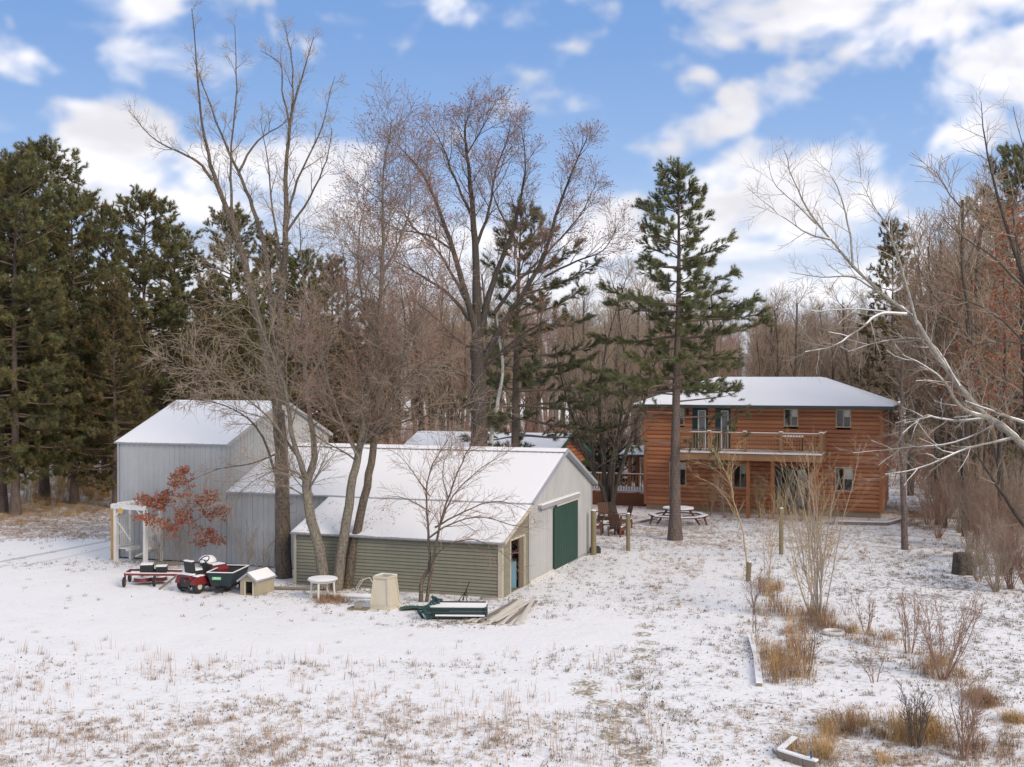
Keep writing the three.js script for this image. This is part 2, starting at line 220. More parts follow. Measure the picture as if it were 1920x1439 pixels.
// a pine: trunk, whorled limbs, shoots with needle tufts
function makePine(name, h, R0, crownFrom, o, cfg) {
  R = rng(cfg.seed); const T = new Tubes(), B = new Tubes(), list = [], lean = cfg.lean ?? 0;
  const N = 14, pts = [], rad = []; for (let k = 0; k <= N; k++) { const t = k / N; pts.push([lean * t * h + Math.sin(t * 5 + cfg.seed) * .1 * t, t * h, Math.cos(t * 4 + cfg.seed) * .1 * t]); rad.push(cfg.r * (1 - t) + .02 + cfg.r * .35 * Math.max(0, 1 - t * 14)); }
  T.tube(pts, rad, 10);
  const at = (y) => { const f = clamp(y / h) * N, i = Math.min(N - 1, Math.floor(f)), u = f - i; return [pts[i][0] + (pts[i + 1][0] - pts[i][0]) * u, y, pts[i][2] + (pts[i + 1][2] - pts[i][2]) * u]; };
  const tint = () => { const v = rr(.55, 1.3), y = Math.max(0, rr(-.3, 1)); return [cfg.col[0] * v * (1 + .5 * y * (cfg.dry ?? .5)), cfg.col[1] * v, cfg.col[2] * v * (1 - .3 * y * (cfg.dry ?? .5))]; };
  for (let y = crownFrom; y < h - .15;) {
    const t = (y - crownFrom) / (h - crownFrom), prof = cfg.prof(t), nb = Math.round(rr(...(cfg.nb ?? [4, 6.4]))); let az = R() * 6.28;
    for (let b = 0; b < nb; b++) {
      az += 6.28 / nb + rr(-.35, .35); let L = R0 * prof * rr(.5, 1.15); if (R() < (cfg.gap ?? .12)) L *= .35; if (cfg.bias) L *= 1 + cfg.bias[1] * Math.cos(az - cfg.bias[0]); if (L < .25) L = .25;
      const up = (cfg.up ?? .1) + .75 * t * t + rr(-.15, .15), p0 = at(y + rr(-.15, .15)), bp = [p0], br = [Math.min(.075, .012 + L * .013)]; let e = up - .1;
      for (let k = 1; k <= 5; k++) { e += (cfg.turn ?? .1) * (k > 2 ? 1 : -.6); const q = bp[k - 1], c = Math.cos(e); bp.push([q[0] + Math.cos(az) * c * L / 5 + rr(-.05, .05), q[1] + Math.sin(e) * L / 5, q[2] + Math.sin(az) * c * L / 5 + rr(-.05, .05)]); br.push(br[0] * (1 - .16 * k)); }
      B.tube(bp, br, 4);
      const bare = cfg.bare ?? .35, ns = Math.max(2, Math.round(L * (cfg.dens ?? 3)));
      for (let s = 0; s < ns; s++) { const f = (bare + (1 - bare) * (s + R()) / ns) * 4.99, i = Math.floor(f), u = f - i, q = [0, 1, 2].map((k) => bp[i][k] + (bp[i + 1][k] - bp[i][k]) * u), dir = nrm([0, 1, 2].map((k) => bp[i + 1][k] - bp[i][k])), sd = side(dir, rr(.35, 1.1), R() * 6.28); sd[1] = sd[1] * .6 + .22; const l2 = rr(.2, .55) * Math.min(1, .4 + L * .3), nd = nrm(sd), tip = [q[0] + nd[0] * l2, q[1] + nd[1] * l2, q[2] + nd[2] * l2];
        B.tube([q, tip], [.012, .006], 3); const c0 = tint();
        list.push([[q[0] + nd[0] * l2 * .15, q[1] + nd[1] * l2 * .15, q[2] + nd[2] * l2 * .15], nd, (cfg.ts ?? 1.25) * rr(.75, 1.25), c0]); }
      if (bare < .99) for (let k = 0; k < 2; k++) list.push([bp[4].map((e, j) => e + (bp[5][j] - e) * .6), nrm([bp[5][0] - bp[4][0] + rr(-.2, .2), bp[5][1] - bp[4][1] + rr(0, .25), bp[5][2] - bp[4][2] + rr(-.2, .2)]), (cfg.ts ?? 1.25) * rr(.9, 1.2), tint()]);
    }
    y += rr(...(cfg.step ?? [.38, .62]));
  }
  for (let k = 0; k < 5; k++) list.push([at(h - .1 * k), nrm([rr(-.3, .3), 1, rr(-.3, .3)]), cfg.ts ?? 1.25, tint()]);
  part('trunk', T.geo(), M.barkPine, o); part('branches', B.geo(), M.twigDark, o); scatter('needles', cfg.soft ? SOFT : TUFT, needleM, list, o);
  return o;
}

// ---------- ground: thin snow over grass and leaf litter ----------
// how much litter shows through, by place (ground spots read off the photograph; radii in metres)
const spots = [ // px, py, across, deep, amount, tone (0 dark litter, 1 tan grass, 2 rust leaves)
  [90, 985, 7, 5.5, .75, 2], [180, 960, 6, 5, .7, 2], [0, 960, 8, 6, .7, 2], [330, 1060, 7, 2.2, .34, 0], [480, 1122, 3.4, 1.1, .36, 0], [640, 1110, 3.5, 1.6, .42, 0], [830, 1128, 4, 1.4, .36, 0], [250, 1095, 2.6, 1, .3, 0],
  [1250, 1000, 5.5, 7, .5, 2], [1450, 995, 6.5, 7, .48, 2], [1600, 1010, 5, 7, .42, 2], [1720, 960, 4, 9, .55, 2], [1150, 1010, 3, 5, .45, 2], [1720, 1060, 5, 4, .42, 0], [1850, 1110, 5, 6, .45, 0], [1650, 1110, 5, 4, .26, 0], [1880, 1240, 5, 5, .36, 0],
  [150, 1420, 7, 3, .27, 1], [420, 1330, 5, 3, .26, 1], [700, 1360, 4, 3.2, .28, 1], [880, 1330, 3, 2.6, .25, 1], [300, 1260, 5, 2, .14, 1], [820, 1260, 4, 2, .13, 0], [1600, 1380, 5, 2.5, .4, 1], [1780, 1400, 5, 3, .38, 1], [1470, 1220, 1.8, 4, .35, 1], [1680, 1240, 3.6, 1.8, .4, 1], [1230, 1120, 3, 6, .2, 0], [1120, 1070, 2.4, 5, .22, 0], [1180, 1260, 3, 4, .16, 0], [1340, 1360, 3, 4, .16, 0], [1050, 1200, 4, 4, .1, 0], [-120, 880, 16, 18, .6, 2], [300, 880, 16, 16, .6, 2], [700, 885, 14, 16, .6, 2], [1080, 890, 10, 14, .58, 2], [1480, 890, 14, 16, .6, 2], [1900, 905, 14, 22, .6, 2], [1196, 1400, .8, 1.4, .34, 0], [1205, 1330, .7, 1.4, .32, 0], [1190, 1270, .7, 1.6, .32, 0], [1207, 1215, .7, 2, .34, 0], [1225, 1160, .8, 3, .36, 0], [1245, 1100, .9, 4, .38, 2], [1262, 1055, 1, 4, .42, 2], [1120, 1320, .7, 1.6, .3, 0], [605, 1126, .7, 1, .7, 1], [412, 1112, .9, 1.6, .6, 0], [850, 1165, 1.2, .8, .6, 1], [725, 1142, .6, .8, .45, 0], [345, 1108, .8, 1, .5, 0], [485, 1116, .6, .8, .5, 0], [815, 1170, .8, .8, .5, 0], [1272, 985, 1.3, 1.6, .6, 2], [280, 1095, 1.2, 1.2, .5, 0],
].map(([x, y, a, b, s, t]) => { const g = G(x, y); return [g[0], g[2], a, b, s, t]; });
const clean = [[60, 1090, 7, 3], [250, 1165, 8, 2.2], [120, 1130, 7, 3], [470, 1190, 5, 1.7], [700, 1195, 4.5, 1.2], [80, 1035, 5, 3], [1050, 1190, 3, 1.2], [350, 1200, 7, 2], [560, 1225, 6, 1], [900, 1205, 3, 1.2], [1160, 1180, 2.4, 2], [200, 1300, 3, 1.2], [620, 1290, 2.4, 1], [980, 1300, 2.4, 1.6]].map(([x, y, a, b]) => { const g = G(x, y); return [g[0], g[2], a, b]; });
const prints = [[1305, 760], [1100, 1283], [1112, 1292], [1125, 1318], [1140, 1345], [1155, 1352], [1136, 1382], [1148, 1372], [1190, 1270], [1188, 1288], [1170, 1325], [1196, 1408], [1190, 1420], [1205, 1428], [1210, 1175], [1205, 1190], [1212, 1205], [1200, 1220], [1207, 1235], [1095, 1300], [1155, 1390]].slice(1).map(([x, y]) => [G(x, y)[0], G(x, y)[2], .2 + .14 * n2(x * .7, y * .7)]);
const track = [[0, 1054], [110, 1033], [215, 1012]].map(([x, y]) => G(x, y)), track2 = [[40, 1062], [130, 1044], [215, 1024]].map(([x, y]) => G(x, y));
function nearLine(x, z, L) { let m = 9; for (let k = 0; k < L.length - 1; k++) { const a = L[k], b = L[k + 1], dx = b[0] - a[0], dz = b[2] - a[2], t = clamp(((x - a[0]) * dx + (z - a[2]) * dz) / (dx * dx + dz * dz)); m = Math.min(m, Math.hypot(x - a[0] - dx * t, z - a[2] - dz * t)); } return m; }
function litter(x, z) { // [amount, tone]
  let a = .145, tone = .05, w = .16; const wob = 1.5 * (fbm(x * .35 + 9, z * .35, 3) - .5);
  for (const [sx, sz, ra, rb, s, t] of spots) { const q = ((x - sx) / ra) ** 2 + ((z - sz) / rb) ** 2; if (q < 3) { const k = s * (1 - sm(.15, 1.7, q + wob)); if (k > 0) { a = Math.max(a, k); tone += t * k; w += k; } } }
  tone /= w;
  for (const [sx, sz, ra, rb] of clean) { const q = ((x - sx) / ra) ** 2 + ((z - sz) / rb) ** 2; if (q < 2) a *= 1 - .85 * (1 - sm(.3, 1.5, q + wob * .5)); }
  return [a, tone];
}
{
  const N = 2048, X0 = -42, Z0 = -8, SZ = 84, d = new Uint8Array(N * N * 4), hb = new Uint8Array(N * N * 4), s8 = (v) => Math.pow(clamp(v), 1 / 2.2) * 255;
  R = rng(21);
  const cell = 16, cells = N / cell, la = []; for (let j = 0; j <= cells; j++) for (let i = 0; i <= cells; i++) la.push(litter(X0 + i / cells * SZ, Z0 - j / cells * SZ));
  for (let j = 0; j < N; j++) for (let i = 0; i < N; i++) {
    const x = X0 + (i + .5) / N * SZ, z = Z0 - (j + .5) / N * SZ, ci = i / cell | 0, cj = j / cell | 0, u = i / cell - ci, v = j / cell - cj, L = (k) => (la[cj * (cells + 1) + ci][k] * (1 - u) + la[cj * (cells + 1) + ci + 1][k] * u) * (1 - v) + (la[(cj + 1) * (cells + 1) + ci][k] * (1 - u) + la[(cj + 1) * (cells + 1) + ci + 1][k] * u) * v;
    let a = L(0); const tone = L(1);
    const fine = .55 * n2(x * 11, z * 11) + .45 * n2(x * 23 + 7, z * 23), clump = fbm(x * 1.4 + 3, z * 1.4, 3), grit = R();
    let k = sm(.03, -.12, fine * .62 + clump * .38 - (.22 + a * .52)) * (.55 + .45 * grit);
    if (grit < a * .22) k = Math.max(k, .45 + 2 * (a * .22 - grit));
    let olive = 0; if (x > 0 && x < 9) for (const [qx, qz, r] of prints) { const q = Math.hypot(x - qx, z - qz); if (q < r * 2) { const e = sm(r * 1.5, r * .5, q + (fine - .5) * .35); if (e > 0 && grit < e * (.25 + 1.1 * sm(.35, .65, fine))) { k = Math.max(k, .6 + .35 * fine); olive = e; } } }
    if (x < -12) { const e = Math.max(sm(.22, .06, nearLine(x, z, track)), .45 * sm(.2, .05, nearLine(x, z, track2))) * sm(.2, .6, fine + .2); k = Math.max(k, e * .5); }
    const t0 = [.15, .115, .088], t1 = [.34, .25, .16], t2 = [.27, .16, .09], v2 = .65 + .7 * R();
    const c = [0, 1, 2].map((q) => (tone < 1 ? t0[q] + (t1[q] - t0[q]) * tone : t1[q] + (t2[q] - t1[q]) * (tone - 1)) * v2); if (olive) { c[0] = .25 * v2; c[1] = .19 * v2; c[2] = .09 * v2; }
    const sn = .79 + .05 * clump + .02 * (grit - .5), o = (j * N + i) * 4, S = [sn * 1.02, sn * .998, sn * .97];
    for (let q = 0; q < 3; q++) d[o + q] = s8(S[q] + (c[q] - S[q]) * k); d[o + 3] = 255;
    const hh = clamp(.5 + .35 * (fine - .5) + .4 * (clump - .5) + .3 * k * (grit - .4)) * 255; hb[o] = hb[o + 1] = hb[o + 2] = hh; hb[o + 3] = 255;
  }
  const mk = (a, srgb) => { const t = new THREE.DataTexture(a, N, N); t.wrapS = t.wrapT = THREE.MirroredRepeatWrapping; t.magFilter = THREE.LinearFilter; t.minFilter = THREE.LinearMipmapLinearFilter; t.generateMipmaps = true; if (srgb) t.colorSpace = THREE.SRGBColorSpace; t.needsUpdate = true; return t; };
  const xs = [-420, -160, -80, -42, -20, 0, 20, 42, 80, 160, 420], zs = [60, 0, -8, -30, -50, -70, -92, -130, -200, -420, -800], pos = [], uv = [], idx = [];
  for (const z of zs) for (const x of xs) { pos.push(x, 0, z); uv.push((x - X0) / SZ, (Z0 - z) / SZ); }
  for (let j = 0; j < zs.length - 1; j++) for (let i = 0; i < xs.length - 1; i++) { const o = j * xs.length + i; idx.push(o, o + 1, o + xs.length, o + 1, o + xs.length + 1, o + xs.length); }
  const g = new THREE.BufferGeometry(); g.setAttribute('position', new THREE.Float32BufferAttribute(pos, 3)); g.setAttribute('uv', new THREE.Float32BufferAttribute(uv, 2)); g.setIndex(idx); g.computeVertexNormals();
  struct('ground', g, mat(1, 1, 1, { roughness: .95, map: mk(d, true), bumpMap: mk(hb, false), bumpScale: .05 }));
}

// ---------- buildings ----------
const AB = 19.75 * Math.PI / 180;
function frame(pos, a) { // local x to the right along a front wall, -z to the back
  const c = Math.cos(a), s = Math.sin(a), o = { pos, turn: -a };
  o.world = (x, y, z) => [pos[0] + x * c - z * s, y, pos[2] + x * s + z * c];
  o.hit = (px, py, zl = 0) => { const d = ray(px, py), n = [-s, c], q = [pos[0] + n[0] * zl, pos[2] + n[1] * zl], t = (q[0] * n[0] + q[1] * n[1]) / (d[0] * n[0] + d[2] * n[1]), w = [d[0] * t - pos[0], EYE + d[1] * t, d[2] * t - pos[2]]; return [w[0] * c + w[2] * s, w[1]]; };
  return o;
}
const RIB = [[0, 0], [.012, .021], [.04, .021], [.052, 0], [.11, 0], [.116, .004], [.126, .004], [.132, 0], [.17, 0], [.176, .004], [.186, .004], [.192, 0], [.2286, 0]];
// ribbed sheet from x0 to x1 in the xy plane facing +z, between bottom(x) and top(x)
function ribbed(x0, x1, bot, top) {
  const px = []; for (let b = Math.floor(x0 / .2286) * .2286; b < x1; b += .2286) for (const [u, h] of RIB.slice(0, 12)) { const x = b + u; if (x > x0 + .002 && x < x1 - .002) px.push([x, h]); }
  px.unshift([x0, 0]); px.push([x1, 0]); const q = []; for (let k = 0; k < px.length - 1; k++) { const [a, h] = px[k], [b, i] = px[k + 1]; q.push([[a, bot(a), h], [b, bot(b), i], [b, top(b), i], [a, top(a), h]]); } return polys(q);
}
function sheets(parent, name, x0, x1, bot, top, m, place, breaks = []) { // a wall of 0.914 m sheets, each a piece
  const w = group(name, parent), cuts = [x0]; for (let x = Math.ceil((x0 + .1) / .9144) * .9144; x < x1 - .1; x += .9144) cuts.push(x); cuts.push(x1); for (const b of breaks) if (!cuts.some((c) => Math.abs(c - b) < .02)) cuts.push(b); cuts.sort((a, b) => a - b);
  for (let k = 0; k < cuts.length - 1; k++) { const g = ribbed(cuts[k] + .001, cuts[k + 1] - .001, bot, top); g.translate(0, 0, (k % 2) * .0015); g.applyMatrix4(place); part('panel', g, Array.isArray(m) ? m[k % m.length] : m, w); } return w;
}
const PL = (x, y, z, ry = 0) => new THREE.Matrix4().compose(new THREE.Vector3(x, y, z), new THREE.Quaternion().setFromEuler(new THREE.Euler(0, ry, 0)), new THREE.Vector3(1, 1, 1));
// snow on a roof slope: q = four corners (eave left, eave right, ridge right, ridge left); ribs show faintly through it
function snowRoof(q, rib, up = .03) {
  const [a, b, c, d] = q.map(V3), wide = a.distanceTo(b), deep = a.distanceTo(d), nx = Math.max(2, Math.round(wide / (rib ? .1143 : .3))), ny = Math.max(2, Math.round(deep / .35)), n = b.clone().sub(a).cross(d.clone().sub(a)).normalize(); if (n.y < 0) n.negate();
  const pos = [], uv = [], idx = []; for (let j = 0; j <= ny; j++) for (let i = 0; i <= nx; i++) { const u = i / nx, v = j / ny, l = a.clone().lerp(d, v), r = b.clone().lerp(c, v), p = l.lerp(r, u), edge = i === 0 || j === 0 || i === nx || j === ny; const h = edge ? .003 : up + (rib ? (i % 2 ? -.011 : .011) : 0) + .012 * (fbm(p.x * 1.5, p.z * 1.5, 3) - .5); if (j === 0) p.addScaledVector(d.clone().sub(a).normalize(), .02 + .09 * fbm(i * .23 + a.x * 3, 7.7, 3)); p.addScaledVector(n, h); pos.push(p.x, p.y, p.z); uv.push(u * wide, v * deep); }
  for (let j = 0; j < ny; j++) for (let i = 0; i < nx; i++) { const o = j * (nx + 1) + i; idx.push(o, o + 1, o + nx + 1, o + 1, o + nx + 2, o + nx + 1); }
  const g = new THREE.BufferGeometry(); g.setAttribute('position', new THREE.Float32BufferAttribute(pos, 3)); g.setAttribute('uv', new THREE.Float32BufferAttribute(uv, 2)); g.setIndex(idx); g.computeVertexNormals(); return g;
}
function ribEdge(x0, x1, y, z, m, parent) { const g = []; for (let x = x0; x < x1; x += .2286) g.push(bx(.045, .028, .05, x + .1, y, z)); part('rib_end', g, m, parent).userData.kind = 'stuff'; }

// --- long barn with lean-to: local origin at the near corner of the lean-to ---
const barnF = frame(G(940, 1122), AB);
{
  const o = thing('metal_barn', 'long low barn with snowy metal roof, sage lean-to and dark green sliding door', 'barn', barnF.pos, barnF.turn);
  const LT = 7.42, d1 = 2.637, d2 = 10.27, rz = (d1 + d2) / 2, L = 11.8, hE = 2.72, hR = 4.2, hL = 1.746, hf = 2.72;
  // lean-to front and side: lap boards
  const course = .1092, board = (a0, a1, b0, b1, y0, y1) => polys([[[a0, y0, .034], [a1, y0, .034], [b1, y1, .004], [b0, y1, .004]], [[a0, y0, .034], [a0, y0, -.004], [a1, y0, -.004], [a1, y0, .034]], [[a0, y0, -.004], [b0, y1, -.004], [b1, y1, -.004], [a1, y0, -.004]]]);
  const fw = group('front_wall', o); for (let k = 0; k < 16; k++) { const cut = 2 + ((k * 2.7) % 4.2); for (const [a, b] of [[-LT + .06, -LT + cut], [-LT + cut + .004, -.06]]) { const g = board(a, b, a, b, k * course, Math.min(hL, (k + 1) * course - .016)); part('board', g, M.sage[(k * 7 + (a > -5 ? 1 : 0)) % 3], fw); } }
  const sw = group('side_wall', o), dA = .78, dB = 2.18, dH = 1.72, slope = (hE - hL) / d1, roofY = (s) => hL + slope * s, sAt = (y) => (y - hL) / slope;
  for (let k = 0; k * course < hE - .05; k++) { const y0 = k * course, y1 = Math.min(hE, y0 + course - .014); const lo0 = Math.max(.06, sAt(y0)), lo1 = Math.max(.06, sAt(y1)); const segs = y0 < dH ? [[lo0, lo1, dA, dA], [dB, dB, d1 - .03, d1 - .03]] : [[lo0, lo1, d1 - .03, d1 - .03]];
    for (const [a0, a1, b0, b1] of segs) { if (b0 - a0 < .03) continue; const g = board(a0, b0, Math.min(a1, b1 - .01), b1, y0, y1); g.applyMatrix4(PL(0, 0, 0, Math.PI / 2)); part('board', g, M.sage[k % 3], sw); } }
  part('corner_trim', [bx(.13, hL - .02, .03, -.035, hL / 2, .03), bx(.03, hL, .12, .03, hL / 2, -.02)], M.sageTrim, o); part('corner_trim', bx(.1, hL - .02, .03, -LT + .05, hL / 2, .03), M.sageTrim, o);
  part('door_frame', [bx(.05, dH, .07, .012, dH / 2, -dA), bx(.05, dH, .07, .012, dH / 2, -dB), bx(.05, .07, dB - dA + .07, .012, dH, -(dA + dB) / 2)], M.sageTrim, o);
  part('inner_wall', [bx(LT - .1, hL - .06, .03, -LT / 2, (hL - .06) / 2, -.03), bx(LT, 2.6, .05, -LT / 2, 1.3, -d1 + .06), bx(.05, hL - .05, d1 - .1, -LT + .05, (hL - .05) / 2, -d1 / 2), bx(.03, hL, dA - .08, -.03, hL / 2, -dA / 2 - .02), bx(.03, dH, .5, -.03, dH / 2, -dB - .27)], M.boardDark, o);
  part('door', bx(.04, dH - .05, .42, -.035, dH / 2, -dB + .21), M.boardDark, o, 'dark narrow door leaf standing in the lean-to opening');
  part('floor', bx(LT, .02, d1 - .1, -LT / 2, .012, -d1 / 2), M.dirtFloor, o);
  // main barn: gable wall of pale sheets, front wall of grey sheets
  const top = (s) => s < rz ? hE + (hR - hE) * (s - d1) / (rz - d1) : hR - (hR - hE) * (s - rz) / (d2 - rz);
  sheets(o, 'gable_wall', d1, d2, () => .1, (s) => top(s) - .02, [M.paleSteel, M.paleSteel], PL(.02, 0, 0, Math.PI / 2), [rz]);
  sheets(o, 'front_wall', -L, -LT + .02, () => .05, () => hE, [M.greySteel2, M.greySteel], PL(0, 0, -d1));
  part('base_trim', bx(.06, .11, 4.3, .05, .06, -d1 - 2.15), M.trimWhite, o); part('base_board', bx(.05, .1, d2 - d1 - 4.5, .02, .05, -(d1 + 4.4 + d2) / 2), M.trimGrey, o);
  part('corner_trim', bx(.1, hE, .1, -.005, hE / 2, -d2), M.trimGrey, o);
  part('wall', polys([[[-.045, .02, -.1], [-.045, hL - .05, -.1], [-.045, hL + .2, -.7], [-.045, 0, -.7]], [[-.045, dH + .08, -.7], [-.045, hL + .2, -.7], [-.045, hE - .04, -d1], [-.045, dH + .08, -d1]], [[-.02, .02, -d1], [-.02, .02, -d2], [-.02, hE, -d2], [-.02, hR - .03, -rz], [-.02, hE, -d1]], [[-L, .02, -d2], [0, .02, -d2], [0, hE, -d2], [-L, hE, -d2]], [[-L, .02, -d1 - .03], [-.02, .02, -d1 - .03], [-.02, hE, -d1 - .03], [-L, hE, -d1 - .03]]]), M.trimGrey, o);
  const win = part('window', [bx(.5, .04, .05, -7.85, 2.02, -d1 + .04), bx(.5, .04, .05, -7.85, 1.6, -d1 + .04), bx(.04, .4, .05, -8.08, 1.81, -d1 + .04), bx(.04, .4, .05, -7.62, 1.81, -d1 + .04)], M.white, o); part('pane', bx(.43, .4, .01, -7.85, 1.81, -d1 + .035), M.trimGrey, win);
  // roofs
  const ov = .16, yo = (s) => top(s) + .03, eS = d1 - ov, eY = hE + .05 - (hR - hE) / (rz - d1) * ov;
  const R1 = [[-L + .02, eY, -eS], [.2, eY, -eS], [.2, hR + .05, -rz], [-L + .02, hR + .05, -rz]], R2 = [[.2, hE + .05 - .06, -d2 - ov], [-L + .02, hE - .01, -d2 - ov], [-L + .02, hR + .05, -rz], [.2, hR + .05, -rz]];
  const rf = part('roof', [slab(R1, .04), slab(R2, .04)], M.trimGrey, o); part('snow', snowRoof(R1, true), M.snow, rf); part('snow', snowRoof(R2, true), M.snow, rf);
  const R3 = [[-LT - .06, hL - .005, .2], [.16, hL - .005, .2], [.16, eY - .012, -eS - .05], [-LT - .06, eY - .012, -eS - .05]];
  const rl = part('lean_to_roof', slab(R3, .04), M.trimGrey, o); part('snow', snowRoof(R3, true), M.snow, rl); ribEdge(-LT - .04, .1, hL + .008, .2, M.trimGrey, rl);
  part('ridge_cap', [bx(L + .2, .015, .3, -L / 2 + .1, hR + .085, -rz + .14, .37), bx(L + .2, .015, .3, -L / 2 + .1, hR + .085, -rz - .14, -.37)], M.snow, o);
  part('rake_trim', [beam([.23, eY + .02, -eS], [.23, hR + .08, -rz], .03, .12), beam([.23, hR + .08, -rz], [.23, hE, -d2 - ov], .03, .12)], M.trimGrey, o); part('rake_trim', beam([.185, hL + .0, .2], [.185, eY - .04, -eS - .1], .03, .11), M.sageTrim, o);
  // sliding door
  const a = barnSide(1036), b = barnSide(1079), dh = 2.3; function barnSide(px) { const k = (px - 960) / F, c = Math.cos(AB), s = Math.sin(AB), p = barnF.pos; return (k * -p[2] - p[0]) / (s - k * c); }
  const sd = group('sliding_door', o); for (let k = 0, n = 3; k < n; k++) { const x0 = a + (b - a) * k / n, x1 = a + (b - a) * (k + 1) / n, g = ribbed(x0 + .001, x1 - .001, () => .08, () => dh); g.applyMatrix4(PL(.1, 0, 0, Math.PI / 2)); part('panel', g, M.greenSteel, sd); }
  part('frame', [bx(.06, dh - .08, .08, .08, dh / 2 + .04, -a + .03), bx(.05, dh - .1, b - a - .02, .065, dh / 2 + .04, -(a + b) / 2)], M.greenSteel, sd);
  const a0 = barnSide(1008); part('door_track', [bx(.14, .1, b - a0 + .1, .1, dh + .2, -(a0 + b) / 2), bx(.02, .06, b - a0, .165, dh + .14, -(a0 + b) / 2)], M.trimGrey, o); part('track_snow', bx(.15, .035, b - a0 + .1, .1, dh + .268, -(a0 + b) / 2), M.snow, o);
  part('door_header', bx(.04, .07, b - a - .1, .14, dh + .06, -(a + b) / 2 - .05), M.sageTrim, o); for (const s of [.25, .75, 1.35]) part('roller', cy(.05, .05, .04, .15, dh + .1, -a0 - s, 10, 0, 0, Math.PI / 2), M.steel, o);
}
// --- tall shed at the far end of the barn ---
const shedF = frame(barnF.world(-11.8 - 4.85, 0, -2.637), AB);
{
  const o = thing('tall_metal_shed', 'tall grey ribbed metal shed with snowy gable roof joined to the barn', 'shed', shedF.pos, shedF.turn), W = 4.85, V = 7.75, hE = 4.45, hR = 5.96;
  sheets(o, 'front_wall', 0, W - .005, () => .05, () => hE, [M.greySteel, M.greySteel2], PL(0, 0, 0));
  const top = (s) => s < V / 2 ? hE + (hR - hE) * s / (V / 2) : hR - (hR - hE) * (s - V / 2) / (V / 2);
  sheets(o, 'gable_wall', 0, V, () => 2.4, (s) => top(s) - .01, [M.paleSteel], PL(W, 0, 0, Math.PI / 2), [V / 2]);
  part('wall', polys([[[.01, 0, -.02], [.01, hE, -.02], [.01, hR, -V / 2], [.01, hE, -V], [.01, 0, -V]], [[0, 0, -V], [W, 0, -V], [W, hE, -V], [0, hE, -V]], [[W - .02, .02, -.02], [W - .02, hE, -.02], [W - .02, hR - .02, -V / 2], [W - .02, hE, -V], [W - .02, .02, -V]]]), M.greySteel2, o);
  part('corner_trim', bx(.08, hE - .02, .05, .03, hE / 2, .03), M.trimGrey, o); part('corner_trim', bx(.05, hE - 2.72, .08, W + .02, (hE + 2.72) / 2, -.03), M.paleSteel, o);
  const e = .12, eY = hE + .04 - (hR - hE) / (V / 2) * e, q1 = [[-.12, eY, e], [W + .12, eY, e], [W + .12, hR + .04, -V / 2], [-.12, hR + .04, -V / 2]], q2 = [[W + .12, eY, -V - e], [-.12, eY, -V - e], [-.12, hR + .04, -V / 2], [W + .12, hR + .04, -V / 2]];
  const rf = part('roof', [slab(q1, .04), slab(q2, .04)], M.trimGrey, o); part('snow', snowRoof(q1, true), M.snow, rf); part('snow', snowRoof(q2, true), M.snow, rf); ribEdge(-.1, W + .05, eY + .01, e, M.trimGrey, rf);
  part('rake_trim', [beam([W + .14, eY, e], [W + .14, hR + .06, -V / 2], .03, .13), beam([W + .14, hR + .06, -V / 2], [W + .14, eY, -V - e], .03, .13)], M.paleSteel, o);
}
// --- log courses ---
function logGeo(x0, x1, h) { const n = 6, q = []; for (let k = 0; k < n; k++) { const a = -Math.PI / 2 + Math.PI * k / n, b = a + Math.PI / n, pt = (t) => [h / 2 + Math.sin(t) * h * .497, Math.cos(t) * .072]; const [y0, z0] = pt(a), [y1, z1] = pt(b); q.push([[x0, y0, z0], [x1, y0, z0], [x1, y1, z1], [x0, y1, z1]]); }
  const cap = (x) => { const r = []; for (let k = 0; k <= n; k++) { const t = -Math.PI / 2 + Math.PI * k / n; r.push([x, h / 2 + Math.sin(t) * h * .497, Math.cos(t) * .072]); } return r; }; const g = polys([...q, cap(x0), cap(x1).reverse()]); const p = g.attributes.position, u = g.attributes.uv; for (let i = 0; i < p.count; i++) u.setXY(i, p.getX(i), p.getY(i) * 1.3); return g; }
function logWall(parent, name, x0, x1, y0, top, holes, place, h = .2135) { const w = group(name, parent); let k = 0; for (let y = y0; y < top - .05; y += h, k++) { let spans = [[x0, x1]]; for (const [a, b, c, d] of holes) if (y + h * .75 > c && y + h * .25 < d) spans = spans.flatMap(([s, e]) => b <= s || a >= e ? [[s, e]] : [[s, a], [b, e]]); for (const [s, e] of spans) if (e - s > .06) { const cut = e - s > 5 ? s + (e - s) * (.35 + .3 * ((k * 37 % 10) / 10)) : null; for (const [u, v] of cut ? [[s, cut], [cut + .003, e]] : [[s, e]]) { const g = logGeo(u, v, h); g.translate(0, y, 0); g.applyMatrix4(place); part('log', g, M.log[(k * 5 + Math.round(u * 3) + 30) % 3], w); } } } return w; }
